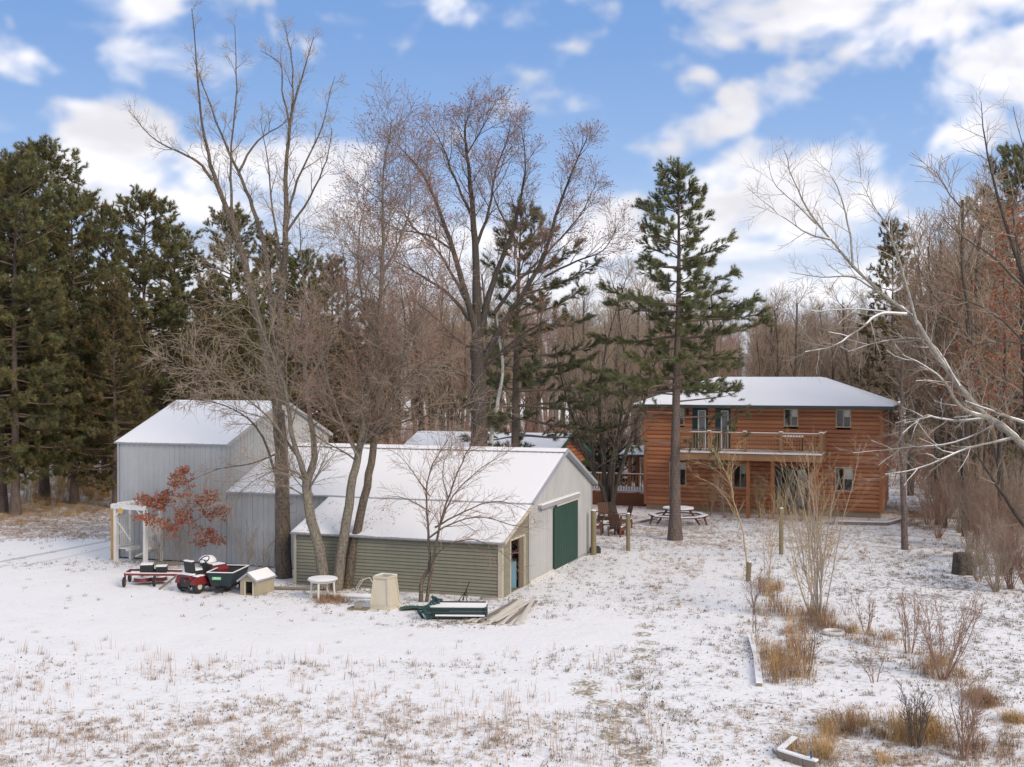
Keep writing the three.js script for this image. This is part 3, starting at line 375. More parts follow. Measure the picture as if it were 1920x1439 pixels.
function windowPart(o, x0, x1, y0, y1, z, sash = 1, name = 'window', frameM = M.winFrame, blind = .45) { const f = .055, xm = (x0 + x1) / 2, ym = (y0 + y1) / 2, g = [bx(x1 - x0 + .06, f, .09, xm, y0, z), bx(x1 - x0 + .06, f, .09, xm, y1, z), bx(f, y1 - y0 - f, .085, x0, ym, z), bx(f, y1 - y0 - f, .085, x1, ym, z)]; if (sash) g.push(bx(.05, y1 - y0 - f, .07, xm, ym, z));
  const w = part(name, g, frameM, o); part('pane', bx(x1 - x0 - .02, y1 - y0 - .02, .006, xm, ym, z - .01), M.glass, w); part('reveal', [bx(.02, y1 - y0, .5, x0 - .02, ym, z - .3), bx(.02, y1 - y0, .5, x1 + .02, ym, z - .3), bx(x1 - x0, .02, .5, xm, y1 + .02, z - .3), bx(x1 - x0, .02, .5, xm, y0 - .02, z - .3)], M.room, w);
  if (blind) part('blind', bx((x1 - x0) * (sash ? .46 : .9), (y1 - y0) * blind, .01, sash ? xm + (x1 - x0) * .24 : xm, y1 - (y1 - y0) * blind / 2, z - .05), M.blind, w); return w; }
// --- house ---
const AH = 20.5 * Math.PI / 180, houseF = (() => { const r = G(1652, 973), W = 11.8; return frame([r[0] - W * Math.cos(AH), 0, r[2] - W * Math.sin(AH)], AH); })();
{
  const o = thing('log_house', 'two storey orange log sided house with snowy hip roof and balcony', 'house', houseF.pos, houseF.turn), W = 11.8, V = 6.6, hT = 5.36, y0 = .28;
  const rect = (a, b, c, d) => { const p = houseF.hit(a, d), q = houseF.hit(b, c); return [p[0], q[0], p[1], q[1]]; };
  const wins = [rect(1471, 1496.5, 768, 799), rect(1568.5, 1595.5, 769, 801), rect(1567, 1599, 877.5, 920.5), rect(1376, 1401.5, 872, 914), rect(1256.5, 1286.5, 868.5, 910), rect(1271, 1283, 765.5, 797)];
  const dy = 3.27, doors = [rect(1299, 1328, 766, 840), rect(1342, 1370.5, 767, 840)].map((d) => [d[0], d[1], dy, 5.33]), patio = rect(1452, 1516, 877, 955); patio[2] = .3;
  logWall(o, 'front_wall', 0, W, y0, hT, [...wins, ...doors, patio], PL(0, 0, 0)); logWall(o, 'side_wall', 0, V, y0, hT, [], PL(W, 0, 0, Math.PI / 2)); logWall(o, 'side_wall', -V, 0, y0, hT, [], PL(0, 0, 0, -Math.PI / 2));
  const back = part('wall', [bx(W - .1, hT - y0, .06, W / 2, (hT + y0) / 2, -V + .05), bx(.06, hT - y0 - .1, V - .2, .05, (hT + y0) / 2, -V / 2), bx(.06, hT - y0 - .1, V - .2, W - .05, (hT + y0) / 2, -V / 2), bx(W - .2, .1, V - .2, W / 2, 2.95, -V / 2)], M.core, o);
  part('corner_post', bx(.16, hT - y0, .16, W + .005, (hT + y0) / 2, .005), M.log[1], o); part('corner_post', bx(.16, hT - y0, .16, .005, (hT + y0) / 2, .005), M.log[1], o);
  part('foundation', bx(W - .06, y0, V - .06, W / 2, y0 / 2, -V / 2), M.stone, o);
  wins.forEach((w, i) => windowPart(o, w[0], w[1], w[2], w[3], .02, i < 5, 'window', M.winFrame, [.45, .42, .5, .4, .3, .5][i]));
  doors.forEach((d) => { const b = part('balcony_door', [bx(d[1] - d[0], .1, .1, (d[0] + d[1]) / 2, d[3] - .05, .03), bx(.28, d[3] - d[2] - .1, .1, d[0] + .14, (d[2] + d[3] - .1) / 2, .03), bx(.1, d[3] - d[2] - .1, .1, d[1] - .05, (d[2] + d[3] - .1) / 2, .03)], M.teal, o); const x0 = d[0] + .28, x1 = d[1] - .1; part('door_frame', [bx(.05, 1.94, .05, x0 + .03, dy + .98, .06), bx(.05, 1.94, .05, x1 - .03, dy + .98, .06), bx(x1 - x0, .05, .05, (x0 + x1) / 2, dy + 1.93, .06)], M.white, b); part('pane', bx(x1 - x0 - .05, 1.85, .006, (x0 + x1) / 2, dy + .97, .05), M.glass, b); part('blind', bx(x1 - x0, 1.9, .02, (x0 + x1) / 2, dy + .95, -.1), mat(.16, .18, .19), b); });
  { const [a, b, c, d] = patio, n = 3, b2 = part('patio_door', [bx(b - a, .12, .12, (a + b) / 2, d - .06, .03), ...[0, 1, 2, 3].map((k) => bx(.14, d - c - .12, .12, a + .07 + (b - a - .14) * k / n, (c + d - .12) / 2, .03))], M.teal, o); for (let k = 0; k < n; k++) { const u = a + .07 + (b - a - .14) * k / n, v = u + (b - a - .14) / n; part('pane', bx(v - u - .15, d - c - .2, .006, (u + v) / 2, (c + d) / 2 - .04, .02), M.glass, b2); } part('curtain', bx(.4, d - c - .3, .03, a + 1.3, (c + d) / 2, -.25), M.blind, b2); }
  { const [x, y] = houseF.hit(1290, 773); const l = part('wall_lamp', [bx(.12, .26, .1, x, y, .12)], M.black, o); part('lamp_bracket', bx(.08, .05, .08, x, y + .15, .09), M.black, l); }
  // hip roof
  const e = .62, zF = e, zB = -V - e, yE = 5.5, yR = 6.94, rL = V / 2 - .1, A = [-e, yE, zF], B = [W + e, yE, zF], C = [W + e, yE, zB], D = [-e, yE, zB], r0 = [rL, yR, -V / 2], r1 = [W - rL, yR, -V / 2];
  const rf = part('roof', polys([[A, B, r1, r0], [B, C, r1], [C, D, r0, r1], [D, A, r0], [[-e, yE - .14, zF], [-e, yE - .14, zB], [W + e, yE - .14, zB], [W + e, yE - .14, zF]]]), M.fascia, o);
  part('snow', snowRoof([A, B, r1, r0], false, .05), M.snow, rf); part('snow', snowRoof([B, C, r1, r1], false, .05), M.snow, rf); part('snow', snowRoof([D, A, r0, r0], false, .05), M.snow, rf); part('snow', snowRoof([C, D, r0, r1], false, .05), M.snow, rf);
  part('gutter', [bx(W + 2 * e + .1, .15, .1, W / 2, yE - .06, zF + .03), bx(.1, .15, V + 2 * e, W + e + .03, yE - .06, -V / 2), bx(.1, .15, V + 2 * e, -e - .03, yE - .06, -V / 2)], M.fascia, o);
  // balcony
  const p = 2.2, bl = houseF.hit(1262, 850, p)[0], br = houseF.hit(1541, 850, p)[0], bal = group('balcony', o), bh = 3.2;
  const nb = Math.round((p) / .145); for (let k = 0; k < nb; k++) part('deck_board', bx(br - bl, .04, .138, (bl + br) / 2, bh, .1 + .072 + k * .145), M.deck, bal);
  part('joist', [bx(br - bl, .34, .06, (bl + br) / 2, bh - .19, p + .06), bx(.06, .3, p, br, bh - .17, p / 2 + .05), bx(.06, .3, p, bl, bh - .17, p / 2 + .05)], M.deck, bal); part('snow', snowRoof([[bl - .03, bh + .02, p + .15], [br + .03, bh + .02, p + .15], [br + .03, bh + .02, .12], [bl - .03, bh + .02, .12]], false, .06), M.snow, bal); part('snow', bx(br - bl + .06, .07, .05, (bl + br) / 2, bh + .02, p + .13), M.snow, bal);
  const rail = bh + .98; part('top_rail', [bx(br - bl, .05, .1, (bl + br) / 2, rail, p), bx(.1, .05, p - .1, br, rail, p / 2), bx(.1, .05, p - .1, bl, rail, p / 2)], M.deck, bal); part('bottom_rail', [bx(br - bl, .05, .06, (bl + br) / 2, bh + .12, p), bx(.06, .05, p - .1, br, bh + .12, p / 2)], M.deck, bal); part('snow', [bx(br - bl, .03, .1, (bl + br) / 2, rail + .04, p), bx(.1, .03, p - .1, br, rail + .04, p / 2)], M.snow, bal);
  const posts = [bl + .05, houseF.hit(1330, 830, p)[0], houseF.hit(1397, 830, p)[0], houseF.hit(1465, 830, p)[0], br - .03]; posts.forEach((x) => { part('rail_post', bx(.13, 1.1, .13, x, bh + .5, p + .02), M.deck, bal); part('snow', bx(.17, .05, .17, x, bh + 1.08, p + .02), M.snow, bal); });
  const bg = new THREE.BoxGeometry(.035, .82, .035); for (let x = bl + .2; x < br - .1; x += .135) { if (posts.some((q) => Math.abs(q - x) < .1)) continue; const m = part('baluster', bg, M.deck, bal); m.position.set(x, bh + .55, p); } for (let z = .3; z < p - .1; z += .135) { const m = part('baluster', bg, M.deck, bal); m.position.set(br, bh + .55, z); }
  for (const px of [1403, 1449, 1532]) { const x = houseF.hit(px, 900, p - .15)[0]; part('balcony_post', bx(.17, bh - .3, .17, x, (bh - .3) / 2, p - .15), M.logEnd, bal); }
}
{ // small table on the balcony
  const b = houseF.hit(1485, 830, 1.2), o = thing('patio_table', 'small dark slatted table under snow on the balcony', 'table', houseF.world(b[0], 3.225, 1.2), houseF.turn);
  part('table_top', bx(1.1, .05, .7, 0, .74, 0), M.deckDark, o); part('snow', bx(1.08, .06, .68, 0, .795, 0), M.snow, o); for (const [x, z] of [[-.5, -.3], [.5, -.3], [-.5, .3], [.5, .3]]) part('leg', bx(.06, .72, .06, x, .36, z), M.deckDark, o);
}
{ // porch deck at the left side of the house
  const o = thing('porch_deck', 'raised wooden porch deck with railing beside the log house and large tree', 'deck', houseF.world(-3.9, 0, -1.2), houseF.turn), w = 3.6, d = 2.6, h = .75;
  for (let k = 0; k < 18; k++) part('deck_board', bx(w, .04, .138, w / 2, h, -.07 - k * .145), M.deck, o); part('skirt', [bx(w, h - .05, .04, w / 2, (h - .05) / 2, .0), bx(.04, h - .05, d, w, (h - .05) / 2, -d / 2)], M.deckDark, o); part('snow', snowRoof([[0, h + .02, .03], [w, h + .02, .03], [w, h + .02, -d], [0, h + .02, -d]], false, .05), M.snow, o);
  part('top_rail', [bx(w, .05, .1, w / 2, h + .95, -.05), bx(.1, .05, d - .1, w, h + .95, -d / 2 - .05)], M.deck, o); part('snow', [bx(w, .035, .1, w / 2, h + .993, -.05), bx(.1, .035, d - .1, w, h + .993, -d / 2 - .05)], M.snow, o); for (const [x, z] of [[.05, -.05], [w / 2, -.05], [w, -.03], [w, -d]]) part('rail_post', bx(.14, 1.06, .14, x, h + .5, z), M.deck, o);
  const bg = new THREE.BoxGeometry(.04, .85, .04); for (let x = .2; x < w - .1; x += .15) part('baluster', bg, M.deck, o).position.set(x, h + .5, -.05); for (let z = .2; z < d - .1; z += .15) part('baluster', bg, M.deck, o).position.set(w, h + .5, -z);
  part('roof_post', bx(.16, 1.75, .16, 2.1, h + .87, -2.4), M.logEnd, o); part('roof_post', bx(.16, 1.75, .16, 3.3, h + .87, -2.4), M.logEnd, o);
  const q = [[1.5, 2.6, -2.2], [w + .1, 2.6, -2.2], [w + .1, 3.0, -4.4], [1.5, 3.0, -4.4]], rf = part('roof', slab(q, .12), M.fascia, o); part('snow', snowRoof(q, false, .05), M.snow, rf); part('roof_post', bx(.16, 2.8, .16, 2.1, 1.4, -4.2), M.logEnd, o);
}
// --- garage behind the barn ---
{
  const ap = P(1060, 815, 60.5), W = 7.9, V = 7, hE = 2.75, hR = ap[1], F0 = frame([ap[0] - W * Math.cos(AB) - Math.sin(AB) * V / 2, 0, ap[2] - W * Math.sin(AB) + Math.cos(AB) * V / 2], AB), o = thing('log_garage', 'low log sided garage with green fascia and snowy roof behind the barn', 'garage', F0.pos, F0.turn);
  const h = .2135, w = group('gable_wall', o); for (let k = 0; k * h < hR - .1; k++) { const y = k * h, half = y + h < hE ? V / 2 : Math.max(.1, V / 2 * (hR - y - h * .6) / (hR - hE)); const g = logGeo(V / 2 - half, V / 2 + half, h); g.translate(0, y, 0); g.applyMatrix4(PL(W, 0, 0, Math.PI / 2)); part('log', g, M.log[k % 3], w); }
  part('wall', polys([[[0, 0, 0], [W, 0, 0], [W, hE, 0], [0, hE, 0]], [[0, 0, -V], [W, 0, -V], [W, hE, -V], [0, hE, -V]], [[0, 0, 0], [0, hE, 0], [0, hR, -V / 2], [0, hE, -V], [0, 0, -V]]]), M.log[1], o);
  const s = (hR - hE) / (V / 2), e = .5, q1 = [[-.4, hE + .06 - s * e, e], [W + .4, hE + .06 - s * e, e], [W + .4, hR + .06, -V / 2], [-.4, hR + .06, -V / 2]], q2 = [[W + .4, hE + .06 - s * e, -V - e], [-.4, hE + .06 - s * e, -V - e], [-.4, hR + .06, -V / 2], [W + .4, hR + .06, -V / 2]];
  const rf = part('roof', [slab(q1, .1), slab(q2, .1)], M.fascia, o); part('snow', snowRoof(q1, false), M.snow, rf); part('snow', snowRoof(q2, false), M.snow, rf); part('fascia', [beam([W + .43, q1[0][1], e], [W + .43, hR + .03, -V / 2], .04, .2), beam([W + .43, hR + .03, -V / 2], [W + .43, q1[0][1], -V - e], .04, .2)], M.greenTrim, o);
}

// ---------- yard things ----------
function wheel(o, r, w, x, y, z, hubM, name = 'wheel', ry = 0) { const t = put(new THREE.TorusGeometry(r - w * .42, w * .42, 8, 18), 0, 0, 0, 0, Math.PI / 2, 0); t.scale(1.15, 1, 1); const g = part(name, t, M.rubber, o); g.position.set(x, y, z); g.rotation.y = ry; part('rim', cy(r * .6, r * .6, w * .7, 0, 0, 0, 14, 0, 0, Math.PI / 2), hubM, g); return g; }
{ // white arbor with two side benches
  const a = 28 * Math.PI / 180, o = thing('garden_arbor', 'white wooden arbor with slatted sides and broken seats before the grey shed', 'arbor', G(217, 1056), -a), w = 1.5, d = .75, h = 2.2, q = .125;
  for (const x of [0, w]) for (const z of [0, -d]) part('post', bx(q, h, q, x, h / 2, z), M.white, o);
  for (const z of [0, -d]) { part('top_beam', bx(w + .3, .15, .06, w / 2, h - .08, z + .09), M.white, o); } for (const x of [0, w]) part('side_beam', bx(.05, .09, d + .2, x - .07, h - .02, -d / 2), M.white, o);
  for (let k = 0; k < 5; k++) part('top_slat', bx(.05, .05, d + .3, .2 + k * .28, h + .03, -d / 2), M.white, o);
  part('snow', [bx(w + .25, .03, .07, w / 2, h + .005, .07), ...[0, 1, 2, 3, 4].map((k) => bx(.05, .03, d + .2, .2 + k * .28, h + .07, -d / 2))], M.snow, o);
  for (const x of [0, w]) { for (const y of [.62, 1.12, 1.72]) part('cross_rail', bx(.05, .07, d - q, x, y, -d / 2), M.white, o); for (let k = 0; k < 6; k++) part('side_slat', bx(.025, 1.1, .05, x, 1.17, -.13 - k * .098), M.white, o); }
  for (const x of [0, w]) { const s = x ? -1 : 1; part('brace', beam([x + s * .04, h - .45, .07], [x + s * .4, h - .1, .07], .04, .05), M.white, o); }
  part('seat', [bx(.42, .04, d - .05, .3, .56, -d / 2 - .02, 0, 0, .03), bx(.04, .1, d - .05, .5, .52, -d / 2)], M.white, o); part('seat', [bx(.5, .04, d - .08, w - .28, .42, -d / 2 + .06, 0, .1, .42)], M.ivory, o, 'broken seat board hanging at a tilt'); part('loose_slat', beam([.12, 1.55, .02], [.86, .92, .1], .04, .02), M.white, o);
  part('round_ornament', cy(.12, .12, .03, .36, h - .22, .11, 16, Math.PI / 2), M.yellow, o);
}
{ const p = G(213, 1050); single('leaning_board', beam([0, .02, 0], [.05, 2.05, .3], .03, .22), M.yellow, 'long yellow board leaning against the side of the white arbor', 'board', p, .2); }
single('paving_slab', bx(.42, .09, .32, 0, .045, 0), M.concrete, 'pale flat slab lying under the white arbor', 'slab', G(299, 1058), -.3);
single('firewood_block', [bx(.3, .12, .22, 0, .06, 0), bx(.26, .03, .2, 0, .135, 0)], M.weathered, 'short wooden block beside the rust leaved oak sapling', 'block', G(322, 1061), .3);
{ // pull behind mower deck
  const p = G(234, 1101), o = thing('tow_behind_mower', 'red steel tow behind mower deck with small tan wheels and snow', 'mower', p, .16); const L = 1.75;
  part('frame', [beam([0, .42, 0], [L, .36, .05], .07, .07), beam([.05, .42, -.9], [L, .36, -.75], .07, .07), beam([.0, .42, 0], [.05, .42, -.9], .07, .07), beam([.55, .36, 0], [.55, .36, -.85], .06, .06), beam([1.05, .36, 0], [1.05, .36, -.85], .06, .06), beam([0, .42, 0], [0, .16, 0], .06, .06), beam([.95, .38, .02], [.95, .16, .02], .06, .06)], M.redDull, o);
  part('mower_deck', [cy(.27, .3, .12, .5, .17, -.42, 16), cy(.27, .3, .12, 1.0, .17, -.5, 16)], M.redDull, o); part('snow', [beam([0, .465, 0], [L, .405, .05], .06, .02), beam([.05, .465, -.9], [L, .405, -.75], .06, .02), cy(.24, .26, .03, .5, .245, -.42, 16), cy(.24, .26, .03, 1.0, .245, -.5, 16)], M.snow, o); part('engine', [bx(.42, .26, .34, .62, .5, -.62), bx(.36, .2, .3, 1.1, .46, -.6), bx(.8, .06, .4, .8, .36, -.62)], M.black, o); part('snow', [bx(.4, .04, .32, .62, .65, -.62), bx(.34, .04, .28, 1.1, .58, -.6)], M.snow, o);
  wheel(o, .17, .1, -.02, .17, .06, M.rustHub); wheel(o, .17, .1, .95, .17, .1, M.rustHub); wheel(o, .17, .1, 0, .17, -.95, M.rustHub); wheel(o, .17, .1, .95, .17, -.95, M.rustHub); part('draw_bar', beam([L - .05, .36, .05], [L - .55, .03, .75], .05, .05), M.weathered, o);
}
{ // lawn tractor seen from behind
  const a = 36 * Math.PI / 180, p = G(349, 1113), o = thing('lawn_tractor', 'red and black riding lawn tractor with snow on seat and fenders', 'tractor', p, -a); // local -z is forward
  part('rear_plate', [bx(.46, .32, .06, 0, .36, .02), bx(.3, .05, .08, 0, .14, .02)], M.black, o); part('emblem', put(new THREE.CylinderGeometry(.055, .055, .01, 16), 0, .4, .056, Math.PI / 2), M.red, o);
  for (const s of [-1, 1]) { part('fender', [put(new THREE.CylinderGeometry(.27, .27, .22, 14, 1, false, 0, Math.PI), s * .37, .3, -.2, 0, 0, Math.PI / 2)], M.red, o).geometry.rotateX(0); part('snow', bx(.2, .035, .34, s * .37, .575, -.2), M.snow, o); wheel(o, .23, .2, s * .38, .23, -.18, M.hub, 'rear_wheel'); wheel(o, .17, .13, s * .34, .17, -1.25, M.hub, 'front_wheel'); }
  part('body', [bx(.56, .14, .62, 0, .52, -.26), bx(.3, .3, .5, 0, .3, -.5), bx(.75, .06, .5, 0, .26, -.72)], M.red, o); part('snow', bx(.5, .04, .2, 0, .615, -.06), M.snow, o);
  part('seat', [bx(.44, .1, .4, 0, .66, -.34), bx(.42, .36, .1, 0, .84, -.13, .15)], M.black, o); part('snow', [bx(.38, .035, .28, 0, .73, -.36), bx(.4, .04, .1, 0, 1.03, -.1)], M.snow, o);
  const hood = new THREE.Shape(); hood.moveTo(-.24, 0); hood.lineTo(.24, 0); hood.lineTo(.25, .28); hood.quadraticCurveTo(.2, .42, 0, .43); hood.quadraticCurveTo(-.2, .42, -.25, .28); const hg = new THREE.ExtrudeGeometry(hood, { depth: .6, bevelEnabled: true, bevelSize: .02, bevelThickness: .03, bevelSegments: 2 }); hg.translate(0, .34, -1.5); part('hood', hg, M.red, o); part('snow', bx(.32, .03, .5, 0, .795, -1.2), M.snow, o); part('dash', bx(.36, .34, .12, 0, .66, -.85), M.black, o);
  const sw = part('steering_wheel', put(new THREE.TorusGeometry(.18, .018, 6, 20), 0, .98, -.72, -.9), M.black, o); part('column', bar([0, .8, -.86], [0, .98, -.72], .02), M.black, sw); part('spoke', [bar([-.17, .98, -.72], [.17, .98, -.72], .014)], M.black, sw);
}
{ // dump cart
  const p = G(412, 1115), o = thing('dump_cart', 'dark poly dump cart with empty tub and green label', 'cart', p, -.12), q = (w, l, y) => [[-w, y, .0 + .06 * (y < .5 ? 1 : 0) * -1], [w, y, -.06 * (y < .5 ? 1 : 0)], [w, y, -l], [-w, y, -l]], t = q(.43, 1.5, .66), b = [[-.32, .24, -.1], [.32, .24, -.1], [.34, .24, -1.2], [-.34, .24, -1.2]], ti = q(.40, 1.46, .655).map((v) => [v[0], v[1], v[2] - .03]), bi = b.map((v) => [v[0] * .95, v[1] + .03, v[2]]);
  part('tub', polys([0, 1, 2, 3].map((k) => [b[k], b[(k + 1) % 4], t[(k + 1) % 4], t[k]]).concat([b])), M.cart, o); part('tub_inside', polys([0, 1, 2, 3].map((k) => [bi[k], bi[(k + 1) % 4], ti[(k + 1) % 4], ti[k]]).concat([bi])), M.cartIn, o);
  part('rim', [bx(.9, .04, .05, 0, .67, 0), bx(.9, .04, .05, 0, .67, -1.5), bx(.05, .04, 1.45, -.43, .67, -.75), bx(.05, .04, 1.45, .43, .67, -.75)], M.cart, o); part('snow', [bx(.88, .02, .045, 0, .7, 0), bx(.045, .02, 1.4, .43, .7, -.75), bx(.045, .02, 1.4, -.43, .7, -.75), bx(.88, .02, .045, 0, .7, -1.5)], M.snow, o);
  const lb = part('label', bx(.3, .11, .006, -.12, .51, -.022, -.235), M.label, o); part('label_print', [bx(.08, .035, .004, -.17, .515, -.015, -.235), bx(.1, .022, .004, -.06, .51, -.015, -.235)], M.white, lb);
  part('chassis', [bx(.5, .08, 1, 0, .19, -.7), bx(.12, .1, .6, 0, .15, .0)], M.black, o); wheel(o, .2, .13, -.38, .2, -.95, M.hub); wheel(o, .2, .13, .38, .2, -.95, M.hub); part('front_stand', bx(.05, .2, .05, 0, .1, -.2), M.black, o);
}
{ // kettle grill
  const o = thing('kettle_grill', 'black kettle grill with a cap of snow by the grey shed wall', 'grill', G(389, 1083)); part('bowl', lathe([[0, .32], [.14, .335], [.24, .40], [.29, .5], [.295, .54]]), M.black, o); const lid = part('lid', lathe([[.3, .545], [.28, .62], [.2, .7], [.08, .735], [0, .74]]), M.black, o); part('handle', [bx(.14, .02, .02, 0, .79, 0), bar([-.06, .73, 0], [-.06, .79, 0], .008), bar([.06, .73, 0], [.06, .79, 0], .008)], M.black, lid); part('snow', lathe([[.305, .555], [.285, .65], [.2, .735], [.09, .775], [0, .785]]), M.snow, lid); part('rim', lathe([[.30, .53], [.315, .54], [.30, .555]]), M.steel, o);
  for (const a of [.3, 2.4, 4.5]) part('leg', bar([Math.cos(a) * .2, .4, Math.sin(a) * .2], [Math.cos(a) * .32, 0, Math.sin(a) * .32], .012), M.steel, o);
}
{ // dog house
  const a = 22 * Math.PI / 180, p = G(450, 1116), o = thing('dog_house', 'small plywood dog house with snowy metal roof and dark doorway', 'dog house', p, -a), w = .63, d = .98, h = .5, r = .72, x0 = .2, x1 = .47, dh = .44;
  part('front_wall', [slabZ([[0, 0], [x0, 0], [x0, dh], [x1, dh], [x1, 0], [w, 0], [w, h], [w / 2, r], [0, h]], 0)], M.plywood, o); function slabZ(pts, z) { const s = new THREE.Shape(pts.map((q) => new THREE.Vector2(...q))), g = new THREE.ExtrudeGeometry(s, { depth: .03, bevelEnabled: false }); g.translate(0, 0, z - .03); return g; }
  part('back_wall', slabZ([[0, 0], [w, 0], [w, h], [w / 2, r], [0, h]], -d + .03), M.plywood, o); for (const x of [.016, w - .016]) part('side_wall', bx(.03, h, d - .07, x, h / 2, -d / 2), M.plywood, o); part('floor', bx(w - .08, .04, d - .08, w / 2, .03, -d / 2), M.boardDark, o);
  const e = .08, s = (r - h) / (w / 2), L = [[-e, h - s * e + .03, .06], [w / 2, r + .03, .06], [w / 2, r + .03, -d - .06], [-e, h - s * e + .03, -d - .06]], Rr = [[w / 2, r + .03, .06], [w + e, h - s * e + .03, .06], [w + e, h - s * e + .03, -d - .06], [w / 2, r + .03, -d - .06]]; const rf = part('roof', [slab(L, .03), slab(Rr, .03)], M.trimGrey, o); part('snow', snowRoof([Rr[1], Rr[2], Rr[3], Rr[0]], true, .02), M.snow, rf); part('snow', snowRoof([L[3], L[0], L[1], L[2]], true, .02), M.snow, rf); part('gable_trim', [beam([-e, h - s * e - .01, .065], [w / 2, r - .01, .065], .02, .06), beam([w / 2, r - .01, .065], [w + e, h - s * e - .01, .065], .02, .06)], M.trimGrey, o); part('door_trim', [bx(.04, dh, .015, x0 - .02, dh / 2, .008), bx(.04, dh, .015, x1 + .02, dh / 2, .008)], M.ivory, o);
}
{ // plastic patio table
  const p = G(605, 1124), o = thing('plastic_table', 'white round plastic patio table with snow on top', 'table', p, .3); part('table_top', lathe([[0, .6], [.44, .6], [.475, .615], [.475, .64], [.45, .65], [0, .65]], 0, 0, 0, 32), M.plastic, o); part('snow', lathe([[.46, .652], [.44, .675], [0, .68]], 0, 0, 0, 32), M.snow, o); part('skirt', lathe([[.4, .6], [.4, .55], [.385, .55], [.385, .6]], 0, 0, 0, 32), M.plastic, o); for (let k = 0; k < 4; k++) { const a = k * Math.PI / 2 + .5; part('leg', [bar([Math.cos(a) * .36, .6, Math.sin(a) * .36], [Math.cos(a) * .39, 0, Math.sin(a) * .39], .035, 8)], M.plastic, o); }
}
{ // tapered ivory pedestal
  const p = G(722, 1140), o = thing('tapered_pedestal', 'ivory tapered square pedestal with open dark top', 'pedestal', p, -.42); const f = (b, t, y0, y1, n = 4) => { const g = new THREE.CylinderGeometry(t, b, y1 - y0, n, 1, true); g.rotateY(Math.PI / 4); g.translate(0, (y0 + y1) / 2, 0); return g.toNonIndexed(); }; const flat = (g) => { g.computeVertexNormals(); return g; };
  part('base', [bx(.72, .09, .72, 0, .045, 0), bx(.67, .05, .67, 0, .115, 0)], M.ivory, o); part('body', flat(f(.44, .325, .14, .93)), M.ivory, o); for (const s of [0, 1, 2, 3]) { const q = Math.PI / 2 * s + Math.PI / 4; part('corner_strip', beam([Math.cos(q) * .435, .14, Math.sin(q) * .435], [Math.cos(q) * .325, .93, Math.sin(q) * .325], .06, .06), M.ivory, o); }
  part('cap', [bx(.54, .06, .1, 0, .95, .22), bx(.54, .06, .1, 0, .95, -.22), bx(.1, .06, .34, .22, .95, 0), bx(.1, .06, .34, -.22, .95, 0)], M.ivory, o); part('snow', [bx(.52, .015, .09, 0, .988, -.22), bx(.09, .015, .34, -.22, .988, 0)], M.snow, o); part('inside', bx(.5, .02, .5, 0, .15, 0), M.ivory, o);
}
{ // overturned green chair: built upright, then tipped
  const p = G(812, 1160), o = thing('overturned_chair', 'dark green plastic slatted chair tipped over in the snow', 'chair', [p[0], .3, p[2] + .1], 0); const g = group('chair_frame', o); g.rotation.set(-1.15, -.5, .75); g.position.set(0, -.05, 0);
  const add = (n, q, m = M.green) => part(n, q, m, g); for (let k = 0; k < 6; k++) add('seat_slat', bx(.07, .02, .46, -.22 + k * .088, .0, 0)); add('seat_frame', [bx(.56, .05, .04, 0, -.01, .24), bx(.56, .05, .04, 0, -.01, -.24), bx(.04, .05, .46, -.27, -.01, 0), bx(.04, .05, .46, .27, -.01, 0)]);
  for (let k = 0; k < 5; k++) add('back_slat', bx(.06, .46, .02, -.2 + k * .1, .26, -.28, -.18)); add('back_frame', [bx(.56, .06, .04, 0, .52, -.33), bx(.05, .56, .04, -.27, .24, -.27, -.18), bx(.05, .56, .04, .27, .24, -.27, -.18)]); for (const s of [-1, 1]) { add('arm', [bx(.07, .03, .5, s * .3, .22, -.02), bx(.05, .22, .05, s * .3, .11, .2)]); for (const z of [.22, -.24]) add('leg', bx(.05, .38, .05, s * .26, -.2, z, z > 0 ? -.1 : .15)); } add('snow', [-.22, -.13, -.044, .044].map((x) => bx(.06, .015, .4, x, .018, 0)), M.snow);
}
{ // long green glider bench lying on its back
  const p = G(800, 1163), o = thing('garden_bench', 'long dark green bench lying tipped on its back with snow along it', 'bench', p, -.04), L = 1.72, y = .34;
  part('seat', bx(L, .05, .34, L / 2, y, -.22, .12), M.green, o); part('snow', bx(L - .04, .05, .3, L / 2, y + .05, -.22, .12), M.snow, o); for (let k = 0; k < 4; k++) part('slat', bx(L, .055, .03, L / 2, .08 + k * .066, -.04 - k * .008), k % 2 ? M.black : M.green, o); part('back', bx(L - .1, .03, .42, L / 2, .14, -.3), M.green, o); part('snow', bx(L - .3, .03, .1, L / 2 + .1, .14, .03), M.snow, o); for (const x of [.02, L - .02]) part('end_frame', [bx(.05, .37, .06, x, .185, 0), bx(.05, .37, .06, x, .185, -.42), bx(.05, .05, .5, x, .35, -.2)], M.green, o); part('rear_rail', bx(L - .1, .04, .04, L / 2, y + .1, -.42), M.iron, o);
}
single('folded_tarp', (() => { const g = new THREE.PlaneGeometry(1.3, .5, 22, 10); g.rotateX(-Math.PI / 2); const q = g.attributes.position; for (let i = 0; i < q.count; i++) q.setY(i, .015 + .11 * fbm(q.getX(i) * 4 + 3, q.getZ(i) * 5, 3) * (1 - (q.getX(i) / .7) ** 2 * .8)); g.computeVertexNormals(); return g; })(), M.greenTrim, 'crumpled green tarp behind the overturned chair', 'tarp', G(790, 1143), .1);
